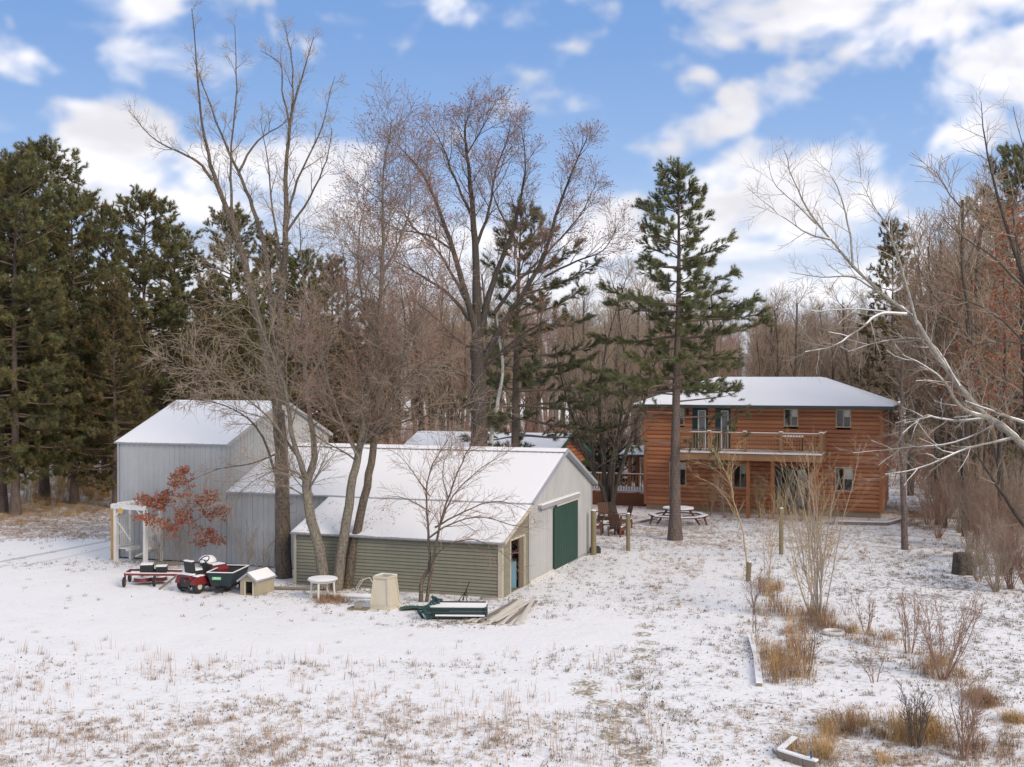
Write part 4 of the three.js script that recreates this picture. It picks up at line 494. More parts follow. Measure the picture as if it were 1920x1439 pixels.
{ // planks
  R = rng(31); const g = new THREE.BoxGeometry(.11, .022, 3.3); g.translate(0, 0, 0); const a = G(905, 1180), b = G(985, 1125);
  for (let k = 0; k < 16; k++) { const t = k / 15, o = fin(new THREE.Mesh(g, k % 5 === 3 ? M.weathered : M.board)); o.name = uniq('plank'); scene.add(o); const c = [(a[0] + b[0]) / 2 + (t - .5) * 1.0 + .12 + rr(-.06, .06), .02 + .024 * (k % 4) + .005, (a[2] + b[2]) / 2 - .05 + rr(-.2, .2)]; o.position.set(...c); o.rotation.set(0, -.30 + (t - .5) * .22 + rr(-.09, .09), rr(-.02, .02)); tag(o, 'long pale plank in the fanned pile beside the lean-to corner', 'plank', 'planks fanned out on the snow'); }
}
{ const p = barnF.world(-.34, .025, -1.6), o = thing('blue_barrel', 'pale blue drum standing inside the lean-to doorway', 'barrel', p); part('drum', lathe([[0, 0], [.24, 0], [.26, .03], [.26, .3], [.27, .31], [.26, .32], [.26, .62], [.27, .63], [.26, .64], [.26, .9], [.24, .93], [0, .93]]), M.blue, o); part('lid', lathe([[.27, .9], [.275, .96], [0, .97]]), M.black, o); }
{ const o = thing('firewood_heap', 'rusty brown heap of scrap wood inside the lean-to doorway', 'wood pile', barnF.world(-.85, .025, -1.3), barnF.turn); R = rng(5); for (let k = 0; k < 14; k++) part('stick', bar([rr(-.2, .1), .03 + k * .1, rr(-.35, .35)], [rr(-.2, .1), .06 + k * .1, rr(-.35, .35)], .05), k % 2 ? M.redwood : M.weathered, o); }
// fence posts
for (const [px, top, bot, w, lab] of [[1113, 958, 1041, .22, 'thick wooden fence post against the far corner of the barn'], [1178, 964, 1033, .16, 'wooden gate post between the barn and the picnic table'], [1465, 954, 1040, .17, 'tall wooden post in front of the patio door'], [1404, 1055, 1090, .16, 'short leaning wooden post in the brown grass']]) {
  const p = G(px, bot), h = 7 - (top - 705) / 2200 * -p[2], o = thing('fence_post', lab, 'post', p, rr(0, 1.5)); part('post', cy(w * .5, w * .52, h, 0, h / 2, 0, 10, 0, 0, px === 1404 ? -.06 : 0), M.post, o); part('snow_cap', lathe([[w * .5, h], [w * .4, h + .03], [0, h + .045]], px === 1404 ? .04 : 0, 0, 0, 12), M.snow, o);
}
single('splash_block', [bx(.34, .22, .3, 0, .11, 0), bx(.26, .05, .22, 0, .245, 0)], M.black, 'black block at the foot of the far barn corner', 'block', barnF.world(.25, 0, -10.05), .3);
{ // octagonal picnic table
  const o = thing('picnic_table', 'octagonal brown picnic table with snowy top and benches by the pine trunk', 'picnic table', G(1272, 984), .2); part('table_top', cy(.78, .78, .05, 0, .74, 0, 8), M.redwood, o); part('snow', cy(.76, .77, .05, 0, .79, 0, 8), M.snow, o);
  for (let k = 0; k < 8; k++) { const a = k * Math.PI / 4 + Math.PI / 8, b = a + Math.PI / 4, r = 1.28, q = [Math.cos((a + b) / 2), Math.sin((a + b) / 2)]; const s = part('bench', beam([Math.sin(a) * r, .44, Math.cos(a) * r], [Math.sin(b) * r, .44, Math.cos(b) * r], .27, .045), M.redwood, o); part('snow', beam([Math.sin(a) * r, .478, Math.cos(a) * r], [Math.sin(b) * r, .478, Math.cos(b) * r], .25, .03), M.snow, s); if (k % 2) { part('leg', [beam([Math.sin(a) * .5, .72, Math.cos(a) * .5], [Math.sin(a) * 1.0, .0, Math.cos(a) * 1.0], .04, .09), beam([Math.sin(a) * .2, .38, Math.cos(a) * .2], [Math.sin(a) * 1.3, .38, Math.cos(a) * 1.3], .04, .09), beam([Math.sin(a) * 1.2, .4, Math.cos(a) * 1.2], [Math.sin(a) * 1.32, 0, Math.cos(a) * 1.32], .04, .09)], M.redwood, o); } }
}
function adirondack(px, py, turn, label) { const o = thing('garden_chair', label, 'chair', G(px, py), turn, 'brown wooden chairs around the fire pit table'); for (let k = 0; k < 5; k++) part('back_slat', bx(.1, .68, .02, -.23 + k * .115, .68, -.26, -.28), M.redwood, o); for (let k = 0; k < 4; k++) part('seat_slat', bx(.56, .02, .11, 0, .38 - k * -.02, -.18 + k * .125), M.redwood, o); part('snow', bx(.52, .035, .42, 0, .43, .02), M.snow, o); for (const s of [-1, 1]) { part('arm', bx(.11, .025, .62, s * .33, .6, .02), M.redwood, o); part('leg', bx(.05, .6, .07, s * .3, .3, .26), M.redwood, o); part('leg', bx(.05, .42, .07, s * .3, .21, -.26), M.redwood, o); part('side_rail', bx(.03, .1, .6, s * .3, .33, 0), M.redwood, o); } }
adirondack(1158, 1006, 2.5, 'brown wooden chair beside the gate post with its back outward'); adirondack(1137, 984, .5, 'brown wooden chair on the house side of the fire pit table'); adirondack(1170, 990, -1.3, 'brown wooden chair between gate post and porch, facing the barn'); adirondack(1117, 1003, 1.4, 'brown wooden chair tucked close to the thick fence post');
{ const o = thing('fire_pit_table', 'low brown table with snow among the wooden chairs', 'table', G(1143, 999)); part('table_top', bx(.8, .05, .8, 0, .42, 0), M.redwood, o); part('snow', bx(.76, .05, .76, 0, .47, 0), M.snow, o); for (const [x, z] of [[-.33, -.33], [.33, -.33], [-.33, .33], [.33, .33]]) part('leg', bx(.07, .4, .07, x, .2, z), M.redwood, o); }
{ const p = G(1190, 985); single('flower_pot', lathe([[0, 0], [.13, 0], [.17, .3], [.19, .3], [.19, .34], [.16, .34], [.14, .06], [0, .06]]), M.redDull, 'terracotta pot behind the wooden chairs', 'pot', G(1165, 1003)); }
{ const o = thing('lawn_chair_frame', 'bare white tubular lawn chair frame lying near the tree clump', 'chair', G(686, 1108), .2); part('frame', [bar([-.3, .02, 0], [-.1, .38, .1], .014), bar([-.1, .38, .1], [.12, .42, 0], .014), bar([.12, .42, 0], [.34, .05, .1], .014), bar([-.3, .02, -.4], [-.1, .34, -.4], .014), bar([-.1, .34, -.4], [.1, .36, -.4], .014), bar([-.1, .38, .1], [-.1, .34, -.4], .014), bar([-.3, .02, 0], [-.3, .02, -.4], .014), bar([.12, .42, 0], [.1, .36, -.4], .014)], M.plastic, o); part('snow', bx(.3, .03, .3, 0, .02, -.2), M.snow, o); }
{ const o = thing('iron_stand', 'rusty dark iron tripod stand by the sage lean-to wall', 'stand', G(868, 1129)); part('rod', bar([-.02, .05, 0], [.2, .62, -.05], .016), M.iron, o); for (const q of [[-.16, 0, .05], [.14, 0, .1], [.0, 0, -.16]]) part('leg', bar([.06, .3, 0], q, .013), M.iron, o); part('crossbar', bar([.1, .42, -.02], [.14, .14, .08], .012), M.iron, o); }
{ const o = thing('cinder_block', 'grey concrete block resting on a mossy slab before the pedestal', 'block', G(672, 1143), -.3); part('block', [bx(.2, .16, .05, 0, .13, .08), bx(.2, .16, .05, 0, .13, -.08), bx(.05, .16, .12, -.08, .13, 0), bx(.05, .16, .12, .08, .13, 0)], M.concrete, o); part('slab', bx(.62, .05, .34, .02, .025, 0), M.post, o); }
single('log_rail', [cy(.06, .07, 1.9, 0, .07, 0, 9, 0, 0, Math.PI / 2), bx(1.8, .03, .07, 0, .135, 0)], M.snow, 'snow covered pole lying between plastic table and pedestal', 'pole', G(655, 1122), -.12);
single('log_rail', [cy(.05, .06, 1.5, 0, .06, 0, 9, 0, 0, Math.PI / 2)], M.weathered, 'grey pole on the ground beside the dog house', 'pole', G(548, 1107), -.1);
single('flat_stone', bx(.5, .06, .3, 0, .03, 0), M.concrete, 'flat pale stone at the foot of the lean-to corner', 'stone', G(917, 1124), .2);
single('tree_stump', (() => { const g = new THREE.CylinderGeometry(.3, .36, .74, 16, 5); const p = g.attributes.position; for (let i = 0; i < p.count; i++) { const a = Math.atan2(p.getZ(i), p.getX(i)), k = 1 + .16 * Math.sin(a * 5 + 1) + .1 * Math.sin(a * 9); p.setX(i, p.getX(i) * k); p.setZ(i, p.getZ(i) * k); } g.translate(0, .37, 0); g.computeVertexNormals(); return g; })(), M.barkDark, 'dark broken tree stump at the edge of the red brush', 'stump', G(1806, 1077), .5);
single('planter_ring', put(new THREE.TorusGeometry(.26, .055, 8, 28), 0, .06, 0, Math.PI / 2), M.plastic, 'pale ring lying at the foot of the yellowish shrub', 'ring', G(1563, 1190));
{ const a = G(1407, 1196), b = G(1424, 1288), o = thing('edging_timber', 'snow covered edging timber along the strip of tall brown grass', 'timber'); const m = [(a[0] + b[0]) / 2 + .07, 0, (a[2] + b[2]) / 2 - .1]; for (const [p, q, y] of [[a, m, .035], [m, b, .03]]) { part('timber', beam([p[0], y, p[2]], [q[0], y + .01, q[2]], .13, .08), M.weathered, o); part('snow', beam([p[0], y + .05, p[2]], [q[0], y + .06, q[2]], .15, .03), M.snow, o); } }
{ const o = thing('bed_frame', 'weathered timber corner of a raised bed topped with snow', 'timber'), q = [[1462, 1422], [1508, 1437], [1532, 1443]].map(([x, y]) => G(x, y)); for (let k = 0; k < 2; k++) { part('timber', beam([q[k][0], .07, q[k][2]], [q[k + 1][0], .07, q[k + 1][2]], .1, .14), M.weathered, o); part('snow', beam([q[k][0], .155, q[k][2]], [q[k + 1][0], .155, q[k + 1][2]], .11, .03), M.snow, o); } const r = G(1490, 1398); part('timber', beam([q[0][0], .07, q[0][2]], [r[0], .07, r[2]], .1, .14), M.weathered, o); part('snow', beam([q[0][0], .155, q[0][2]], [r[0], .155, r[2]], .11, .03), M.snow, o); }
single('garden_stake', cy(.015, .015, .3, 0, .15, 0, 8), mat(.03, .07, .13), 'thin blue stake standing by the raised bed timbers', 'stake', G(1521, 1441));
{ const o = thing('landscape_timber', 'snow topped landscape timbers in an L at the house corner', 'timber'), q = [[1572, 984], [1664, 986], [1694, 978]].map(([x, y]) => G(x, y)); for (let k = 0; k < 2; k++) { part('timber', beam([q[k][0], .08, q[k][2]], [q[k + 1][0], .08, q[k + 1][2]], .14, .15), M.weathered, o); part('snow', beam([q[k][0], .17, q[k][2]], [q[k + 1][0], .17, q[k + 1][2]], .15, .035), M.snow, o); } }
{ const o = thing('branch_edging', 'thin grey branch lying across the leaves near the porch', 'branch'), a = G(1186, 984), b = G(1232, 974); part('branch', bar([a[0], .05, a[2]], [b[0], .05, b[2]], .05), M.twigGrey, o); }
{ // utility pole and wires beyond the garage
  const D = 84, b = P(1041, 900, D), o = thing('utility_pole', 'slim pale utility pole rising behind the garage roof', 'pole', [b[0], 0, -D]); part('pole', cy(.11, .14, 8.6, 0, 4.3, 0, 10), M.weathered, o); part('crossarm', bx(1.6, .1, .1, 0, 8.0, 0), M.weathered, o); for (const x of [-.7, 0, .7]) part('insulator', cy(.04, .05, .14, x, 8.12, 0, 8), M.white, o);
  for (const [x, s] of [[-.7, 1], [.7, 1.2]]) { const pts = []; for (let k = 0; k <= 24; k++) { const t = k / 24 * 2 - 1; pts.push(new THREE.Vector3(b[0] + x + t * 62, 8.2 + .5 * t * t * s + (t > 0 ? t * .5 : 0), -D + t * -6)); } single('power_line', new THREE.TubeGeometry(new THREE.CatmullRomCurve3(pts), 48, .016, 4), M.weathered, x < 0 ? 'thin sagging wire over the woods, nearer of two' : 'thin sagging wire over the woods, farther of two', 'wire'); }
}

// ---------- trees ----------
// pines at the left and behind the barn
const pineProf = (t) => (t < .12 ? .75 + t * 2 : 1 - .12 * t) * Math.pow(1 - t, .62) * 1.12 + .1, oldPine = (t) => Math.min(1, .55 + t * 2.2) * Math.pow(Math.max(0, 1 - t * t * t), .7) * .95 + .08;
const PINES = {};
function pineAt(kind, px, top, D, label, grp, baseY, extra = {}) {
  const w = P(px, 720, D), h = (EYE + (705 - top) / F * D) * .965, K = { a: [18, 4.2, 2.4, { seed: 11, r: .24, prof: oldPine, col: [.215, .22, .095], dry: .5, ts: 1.05, dens: 3.9, gap: .2, bare: .28 }], b: [17, 4.1, 1.8, { seed: 12, r: .22, prof: oldPine, col: [.2, .21, .092], dry: .6, gap: .24, ts: 1.05, dens: 3.9, bare: .28 }], c: [16, 4.2, 1.6, { seed: 13, r: .22, prof: pineProf, col: [.205, .19, .09], dry: .7, dens: 2.9, ts: 1.1, gap: .25 }] }[kind];
  let o; if (!PINES[kind]) { o = PINES[kind] = thing('pine_tree', label, 'pine tree', [w[0], 0, -D], 0, grp); makePine('pine', K[0], K[1], K[2], o, K[3]); } else { o = PINES[kind].clone(); o.name = uniq('pine_tree'); scene.add(o); o.position.set(w[0], 0, -D); tag(o, label, 'pine tree', grp); }
  const s = h / K[0]; o.scale.set(s * (extra.w ?? 1), s, s * (extra.w ?? 1)); o.rotation.y = (px * 1.7) % 6.28; return o;
}
const rowL = 'tall olive green pine in the dense row left of the grey shed', rowB = 'olive brown pine standing in the belt behind barn and shed';
for (const [k, px, top, D, w] of [['a', 4, 300, 60, .9], ['b', 28, 285, 59, .9], ['a', 82, 262, 66, 1], ['b', 138, 345, 64, .9], ['c', 195, 385, 72, .85], ['a', 272, 356, 70, .95], ['b', -58, 290, 62, 1], ['c', 215, 520, 62, .9]]) pineAt(k, px, top, D, rowL, 'pines in the row left of the shed', 0, { w });
for (const [k, px, top, D, w] of [['b', 330, 420, 80, 1], ['a', 432, 388, 75, .9], ['c', 505, 440, 84, .95], ['b', 565, 468, 80, .95], ['c', 625, 482, 88, .9], ['c', 690, 560, 92, .9], ['c', 390, 520, 66, .8], ['a', 470, 560, 70, .8], ['c', 640, 640, 78, .9]]) pineAt(k, px, top, D, rowB, 'pines in the belt behind barn and shed', 0, { w });
{ // the two white pines in the yard
  const D = -G(1266, 1013)[2], b = G(1266, 1013), o = thing('white_pine', 'tall open white pine with bare lower trunk before the log house', 'pine tree', b);
  makePine('white pine', 15.7, 3.6, 6.5, o, { seed: 42, r: .24, lean: .006, prof: (t) => (t < .15 ? .8 : 1) * Math.pow(1 - t, .8) * 1.08 + .12, col: [.195, .22, .105], dry: .35, soft: true, ts: .85, dens: 6, gap: .22, step: [.42, .62], nb: [4.4, 6.4], bare: .26, up: .12, tufts: 4 });
  R = rng(43); const list = [], B = new Tubes(); for (const [y, az, L, dr] of [[4.6, -.25, 2.6, .02], [4.1, 2.9, 2.2, -.12], [3.4, .15, 2.1, -.05], [5.2, .3, 3, .05], [5.4, 2.6, 2.6, 0], [5.9, -.5, 3.1, .08], [3.9, .9, 1.8, 0], [6.2, 3.4, 2.9, .05]]) { const p = [.05, y, 0], tip = [Math.cos(az) * L, y + dr * L, Math.sin(az) * L], mid = [tip[0] * .5, y + .1, tip[2] * .5]; B.tube([p, mid, tip], [.04, .028, .01], 5); for (let k = 0; k < 9; k++) { const f = .45 + .6 * R(), q = [tip[0] * f + rr(-.35, .35), y + dr * L * f + rr(-.3, .28), tip[2] * f + rr(-.35, .35)], v = rr(.6, 1.2); list.push([q, nrm([rr(-.6, .6) + Math.cos(az) * .5, rr(.1, .8), rr(-.6, .6)]), 0.85 * rr(.7, 1.1), [.175 * v, .185 * v, .095 * v]]); if (k % 4 === 0) B.tube([mid, q], [.012, .005], 3); } }
  part('low_branches', B.geo(), M.twigDark, o); scatter('low_needles', SOFT, needleM, list, o);
  const b2 = P(965, 900, 54), o2 = thing('white_pine', 'feathery white pine leaning its boughs right beside the big maple', 'pine tree', [b2[0], 0, -54]);
  makePine('white pine', 14.4, 4.6, 3.6, o2, { seed: 47, r: .22, lean: .012, prof: (t) => Math.pow(1 - t, .55) * (.75 + .5 * t), col: [.18, .2, .105], dry: .35, soft: true, ts: .9, dens: 4.8, gap: .22, step: [.5, .8], nb: [3.2, 5.2], bare: .3, up: .1, bias: [0, .4] });
}
{ // dark cedars by the porch
  for (const [px, top, D, k] of [[1108, 742, 69, 0], [1150, 765, 71, 1]]) { const w = P(px, 800, D), h = EYE + (705 - top) / F * D, o = thing('cedar_tree', k ? 'smaller dark evergreen cedar behind the porch roof' : 'dark dense evergreen cedar between garage and porch', 'cedar', [w[0], 0, -D]); makePine('cedar', h, 1.7, .3, o, { seed: 50 + k, r: .14, prof: (t) => Math.pow(1 - t, .8) * 1.1 + .05, col: [.075, .09, .05], dry: .2, ts: .6, dens: 5, bare: .2, step: [.25, .4], up: .3 }); }
}
const TW = { max: 3, n: [2.4, 6, 5], len: [null, null, null], ang: [[.5, 1.0], [.4, .9], [.4, .9]], trop: [.1, .1, .06, .04], wob: .2, limbs: 1 };
// clump of stems at the left front of the barn
const stemsCfg = { max: 3, n: [1.5, 5, 4], len: [1.5, .85, .5], ang: [[.35, .85], [.4, .9], [.4, .9]], trop: [.05, .08, .06, .03], wob: .22, tip: .78, limbs: 1, rmin: .0055 };
{ // A: old tall tree with two high leaders
  R = rng(101); const T = new Plant(), D = 40.6, Cf = { ...stemsCfg };
  traced(T, [[532, 1086], [530, 980], [528, 860], [522, 770]], D, D, .30, .21, { ...Cf, n: [2.2, 6, 5], len: [1.7, 1, .6], trop: [-.03, 0, .05, .03] }, .35);
  traced(T, [[524, 790], [493, 634], [467, 528], [443, 438], [414, 364], [396, 311], [382, 253], [372, 158], [359, 16]], D, D - 1.2, .17, .012, Cf, .3);
  traced(T, [[398, 338], [372, 305], [335, 285], [290, 262], [240, 206]], D - .8, D - 2.2, .06, .008, Cf, .3); traced(T, [[526, 760], [524, 634], [530, 528], [535, 422], [537, 317], [543, 238], [562, 158], [588, 69]], D, D + 1.2, .17, .012, Cf, .4);
  traced(T, [[522, 700], [505, 540], [492, 450], [472, 385], [448, 327], [419, 264], [393, 195], [361, 106]], D + .1, D + 1.8, .12, .01, Cf, .4); traced(T, [[448, 322], [483, 264], [530, 232], [545, 210]], D + 1.2, D + 2.2, .05, .01, Cf, .3); traced(T, [[443, 430], [435, 391], [433, 290], [443, 158], [440, 48]], D - .3, D + .5, .07, .009, Cf, .35); traced(T, [[530, 520], [512, 396], [501, 301], [488, 222]], D + .5, D - .8, .05, .008, Cf, .3); traced(T, [[536, 430], [557, 338], [599, 248], [628, 143]], D + .6, D + 1.8, .06, .008, Cf, .3); traced(T, [[534, 440], [580, 370], [612, 300], [622, 240]], D + .6, D - .6, .05, .008, Cf, .3); traced(T, [[543, 238], [530, 170], [525, 120], [488, 95]], D + .9, D + .4, .04, .008, Cf, .3); traced(T, [[546, 230], [548, 120], [533, 45]], D + .9, D + 1.5, .04, .007, Cf, .2);
  traced(T, [[520, 900], [480, 800], [420, 760], [330, 745]], D, D - 1.8, .055, .008, { ...Cf, n: [2.6, 6, 5], trop: [-.04, -.02, .0, 0] }, .3); traced(T, [[522, 850], [470, 870], [410, 880], [350, 905]], D, D - 1.2, .035, .006, { ...Cf, trop: [-.05, -.04, 0, 0] }, .3); traced(T, [[520, 700], [440, 640], [360, 620], [280, 680]], D, D - 1, .05, .007, { ...Cf, trop: [-.02, 0, 0, 0] }, .2);
  plantThing(T, 'old_tree', 'tallest bare tree with shaggy trunk and forked leaders at the shed corner', 'tree', G(532, 1086), M.bark, M.twig);
}
{ // B, C, D: three stems rising from one root
  R = rng(102); const D = 38.3, mk = (label, f, bark, twig, base, grp) => { const T = new Plant(); f(T); return plantThing(T, 'stem_tree', label, 'tree', base, bark, twig, grp); };
  const C2 = { ...stemsCfg, n: [2.6, 6, 5], len: [2.1, 1.2, .7], ang: [[.5, 1.1], [.4, 1], [.4, 1]], trop: [-.01, .0, .01, .02], tip: .35 };
  mk('mossy bare tree leaning left from the root clump beside the lean-to', (T) => { traced(T, [[608, 1103], [598, 1030], [580, 960], [575, 900]], D, D, .2, .15, C2, .8); traced(T, [[577, 910], [560, 860], [545, 800], [535, 730], [500, 640], [470, 560], [440, 500]], D, D - 1.5, .11, .01, C2, .3); traced(T, [[576, 905], [590, 850], [582, 790], [572, 700], [575, 600], [565, 480], [560, 400]], D, D + 1.2, .13, .01, C2, .3); traced(T, [[586, 930], [560, 890], [530, 880], [480, 900], [430, 940]], D, D - 1, .045, .006, C2, .3); traced(T, [[575, 720], [620, 640], [660, 560], [680, 470]], D + .4, D + 1.5, .05, .008, C2, .2); traced(T, [[560, 860], [500, 780], [420, 720], [350, 690]], D, D - 1.6, .045, .007, C2, .2); }, M.barkGrey, M.twig, G(608, 1103));
  const C3 = { ...C2, n: [3, 7, 6], trop: [.06, .06, .05, .03] };
  const t1 = new Plant(); traced(t1, [[632, 1106], [645, 1000], [662, 900], [672, 850], [690, 760], [705, 680], [712, 560], [718, 440], [718, 330], [735, 225]], D, D + .8, .19, .01, C3, .3); traced(t1, [[690, 770], [740, 690], [790, 600], [800, 520]], D + .3, D - .8, .06, .008, C3, .2); traced(t1, [[708, 640], [680, 560], [672, 460], [690, 350]], D + .5, D + 1.4, .06, .008, C3, .2); traced(t1, [[714, 520], [750, 450], [770, 380], [765, 300]], D + .5, D + 1.8, .05, .008, C3, .2); traced(t1, [[672, 860], [640, 790], [610, 700], [600, 600]], D, D - 1.4, .05, .007, C3, .2);
  const o1 = plantThing(t1, 'stem_tree', 'slender bare tree with rusty buds, middle stem of the root clump', 'tree', G(632, 1106), M.barkGrey, M.twigMaple); scatter('buds', LEAF, leafM, t1.tips.map(([p, d]) => [[p[0] - o1.position.x, p[1], p[2] - o1.position.z], d, rr(.04, .075), [.32 * rr(.7, 1.2), .13, .08]]), o1);
  const t2 = new Plant(); traced(t2, [[650, 1106], [668, 1000], [690, 900], [702, 830], [712, 790]], D + .3, D + .4, .17, .1, C2, .7); traced(t2, [[700, 840], [712, 800], [735, 740], [780, 690], [830, 660]], D + .4, D - 1, .07, .008, C2, .2); traced(t2, [[706, 810], [700, 740], [660, 650], [650, 540], [640, 450]], D + .4, D + 1.4, .08, .008, C2, .2); traced(t2, [[705, 820], [760, 790], [820, 780], [870, 800]], D + .4, D - .6, .045, .007, C2, .2); traced(t2, [[702, 830], [745, 720], [760, 620], [745, 500]], D + .4, D + 1, .07, .008, C2, .2);
  plantThing(t2, 'stem_tree', 'brown bare tree leaning right, nearest the pedestal in the root clump', 'tree', G(650, 1106), M.bark, M.twig);
}
{ // small spreading tree against the lean-to wall
  R = rng(103); const T = new Plant(), D = -G(795, 1128)[2] - .1, C = { max: 2, n: [4.5, 7], len: [1.15, .55], ang: [[.4, .9], [.4, .9]], trop: [.0, .02, .02], wob: .2, limbs: 0, rmin: .005 };
  traced(T, [[789, 1128], [792, 1090], [806, 1060], [803, 1010], [800, 940], [808, 880], [840, 825]], D, D + .2, .075, .01, C, .5); traced(T, [[800, 1128], [812, 1050], [822, 1000], [842, 930], [870, 860], [890, 820]], D, D - .4, .06, .009, C, .4); traced(T, [[803, 1010], [840, 985], [900, 970], [960, 985], [990, 990]], D, D - .8, .035, .006, C, .2); traced(T, [[815, 990], [870, 960], [930, 940], [985, 955]], D - .1, D + .4, .035, .006, C, .2); traced(T, [[806, 960], [760, 935], [720, 930]], D, D - .7, .025, .005, C, .2); traced(T, [[825, 985], [850, 930], [900, 880], [950, 850]], D - .1, D + .5, .03, .006, C, .2); traced(T, [[805, 930], [770, 880], [745, 850]], D + .1, D + .6, .022, .005, C, .2); traced(T, [[806, 1062], [830, 1030], [880, 1012], [930, 1030], [965, 1060]], D, D - 1, .028, .005, C, .2); traced(T, [[840, 935], [830, 880], [850, 830]], D - .2, D - .7, .02, .005, C, .2);
  plantThing(T, 'small_tree', 'small two stemmed bare tree spreading over the lean-to roof', 'tree', G(795, 1128), M.bark, M.twigRed);
}
{ // big maple behind the barn
  R = rng(104); const T = new Plant(), D = 50, C = { max: 3, n: [2.0, 7, 6], len: [2.3, 1.15, .65], ang: [[.4, .85], [.4, .85], [.4, .9]], trop: [.08, .08, .06, .04], wob: .18, tip: .62, limbs: 1, rmin: .006 };
  const L = (px, d0, d1, r0, r1, f) => traced(T, px, D + d0, D + d1, r0, r1, f > 1 ? null : C, f);
  L([[900, 1013], [898, 900], [898, 800], [897, 700], [893, 640]], 0, 0, .42, .3, 2); L([[893, 650], [893, 560], [890, 450], [885, 380], [878, 310], [872, 250], [878, 215]], 0, .5, .22, .015, .3); L([[892, 620], [870, 540], [850, 470], [825, 400], [800, 340], [772, 300], [745, 270]], 0, -2, .16, .012, .25); L([[898, 640], [915, 560], [935, 500], [960, 440], [975, 380], [985, 310], [978, 240]], 0, 1.5, .17, .012, .25); L([[905, 680], [935, 620], [975, 560], [1020, 480], [1050, 380], [1078, 310], [1102, 255]], 0, -1.5, .17, .012, .25); L([[880, 600], [850, 560], [810, 530], [760, 500], [715, 480]], 0, -3, .1, .01, .2); L([[888, 590], [850, 520], [820, 470], [770, 420], [740, 370]], 0, 2.2, .09, .01, .2); L([[925, 590], [970, 530], [1030, 470], [1090, 400], [1120, 340]], .2, 2.8, .09, .01, .2); L([[1020, 520], [1080, 490], [1130, 470], [1165, 410]], -.7, -2, .06, .008, .2); L([[890, 470], [915, 400], [930, 320], [950, 265], [958, 225]], .3, 2.4, .08, .01, .2); L([[882, 400], [850, 330], [830, 275], [805, 230]], .4, -1.4, .07, .008, .2); L([[875, 290], [905, 240], [925, 200]], .5, -1.6, .04, .008, .2); L([[893, 660], [850, 630], [810, 590], [770, 560]], 0, -1.8, .07, .008, .2); L([[898, 740], [870, 700], [840, 690], [800, 690]], 0, -1.6, .06, .008, .2); L([[900, 700], [940, 660], [990, 620], [1030, 600]], 0, -1.2, .08, .01, .2); L([[960, 440], [930, 380], [915, 320]], .8, -.8, .05, .008, .2); L([[850, 470], [800, 440], [745, 430], [700, 400]], -.6, .8, .06, .008, .2);
  const o = plantThing(T, 'maple_tree', 'great bare maple with dark trunk and reddish buds behind the barn roof', 'tree', G(900, 1013), M.barkDark, M.twigMaple); scatter('buds', LEAF, leafM, T.tips.filter(() => R() < .85).map(([p, d]) => [[p[0] - o.position.x, p[1], p[2] - o.position.z], d, rr(.05, .095), [.34 * rr(.6, 1.2), .13 * rr(.7, 1.2), .075]]), o);
}
{ // birch and crooked stems round the porch
  R = rng(105); let T = new Plant(); const C = { max: 2, n: [1.4, 5], len: [1.3, .7], ang: [[.4, .9], [.4, .9]], wob: .2, limbs: 0, rmin: .006 };
  traced(T, [[916, 990], [920, 830], [932, 760], [942, 690], [935, 620], [925, 560]], 52.5, 53, .13, .03, C, .5); plantThing(T, 'birch_tree', 'white speckled birch stem right of the maple trunk', 'tree', [P(916, 800, 52.5)[0], 0, -52.5], M.birch, M.twig);
  T = new Plant(); const D = 56.5, C2 = { ...C, max: 3, n: [1.6, 5, 5], len: [1.9, 1.1, .65], limbs: 1 }; for (const [l, d, r] of [[[[1140, 975], [1142, 900], [1160, 830], [1190, 740], [1215, 650], [1240, 580]], 1, .16], [[[1136, 975], [1130, 920], [1105, 870], [1080, 800], [1055, 720], [1040, 640]], -1, .12], [[[1142, 970], [1170, 860], [1205, 760], [1225, 690], [1250, 620]], .5, .12], [[[1138, 970], [1132, 880], [1125, 780], [1130, 690], [1150, 600], [1175, 520]], 1.5, .13], [[[1146, 970], [1150, 880], [1165, 780], [1170, 680], [1160, 580]], -1, .1]]) traced(T, l, D, D + d, r, .015, C2, .3);
  traced(T, [[1136, 940], [1115, 880], [1105, 800], [1090, 745], [1072, 728]], D - .2, D - .8, .05, .015, { ...C, snow: true, n: [.6, 3] }, .5); T.limb.tube([[P(1140, 985, D)[0], 0, -D], [P(1140, 940, D)[0], P(1140, 940, D)[1], -D]], [.55, .34], 10);
  plantThing(T, 'willow_clump', 'many stemmed dark tree fanning out beside the porch railing', 'tree', [P(1140, 980, D)[0], 0, -D], M.barkDark, M.twig);
}
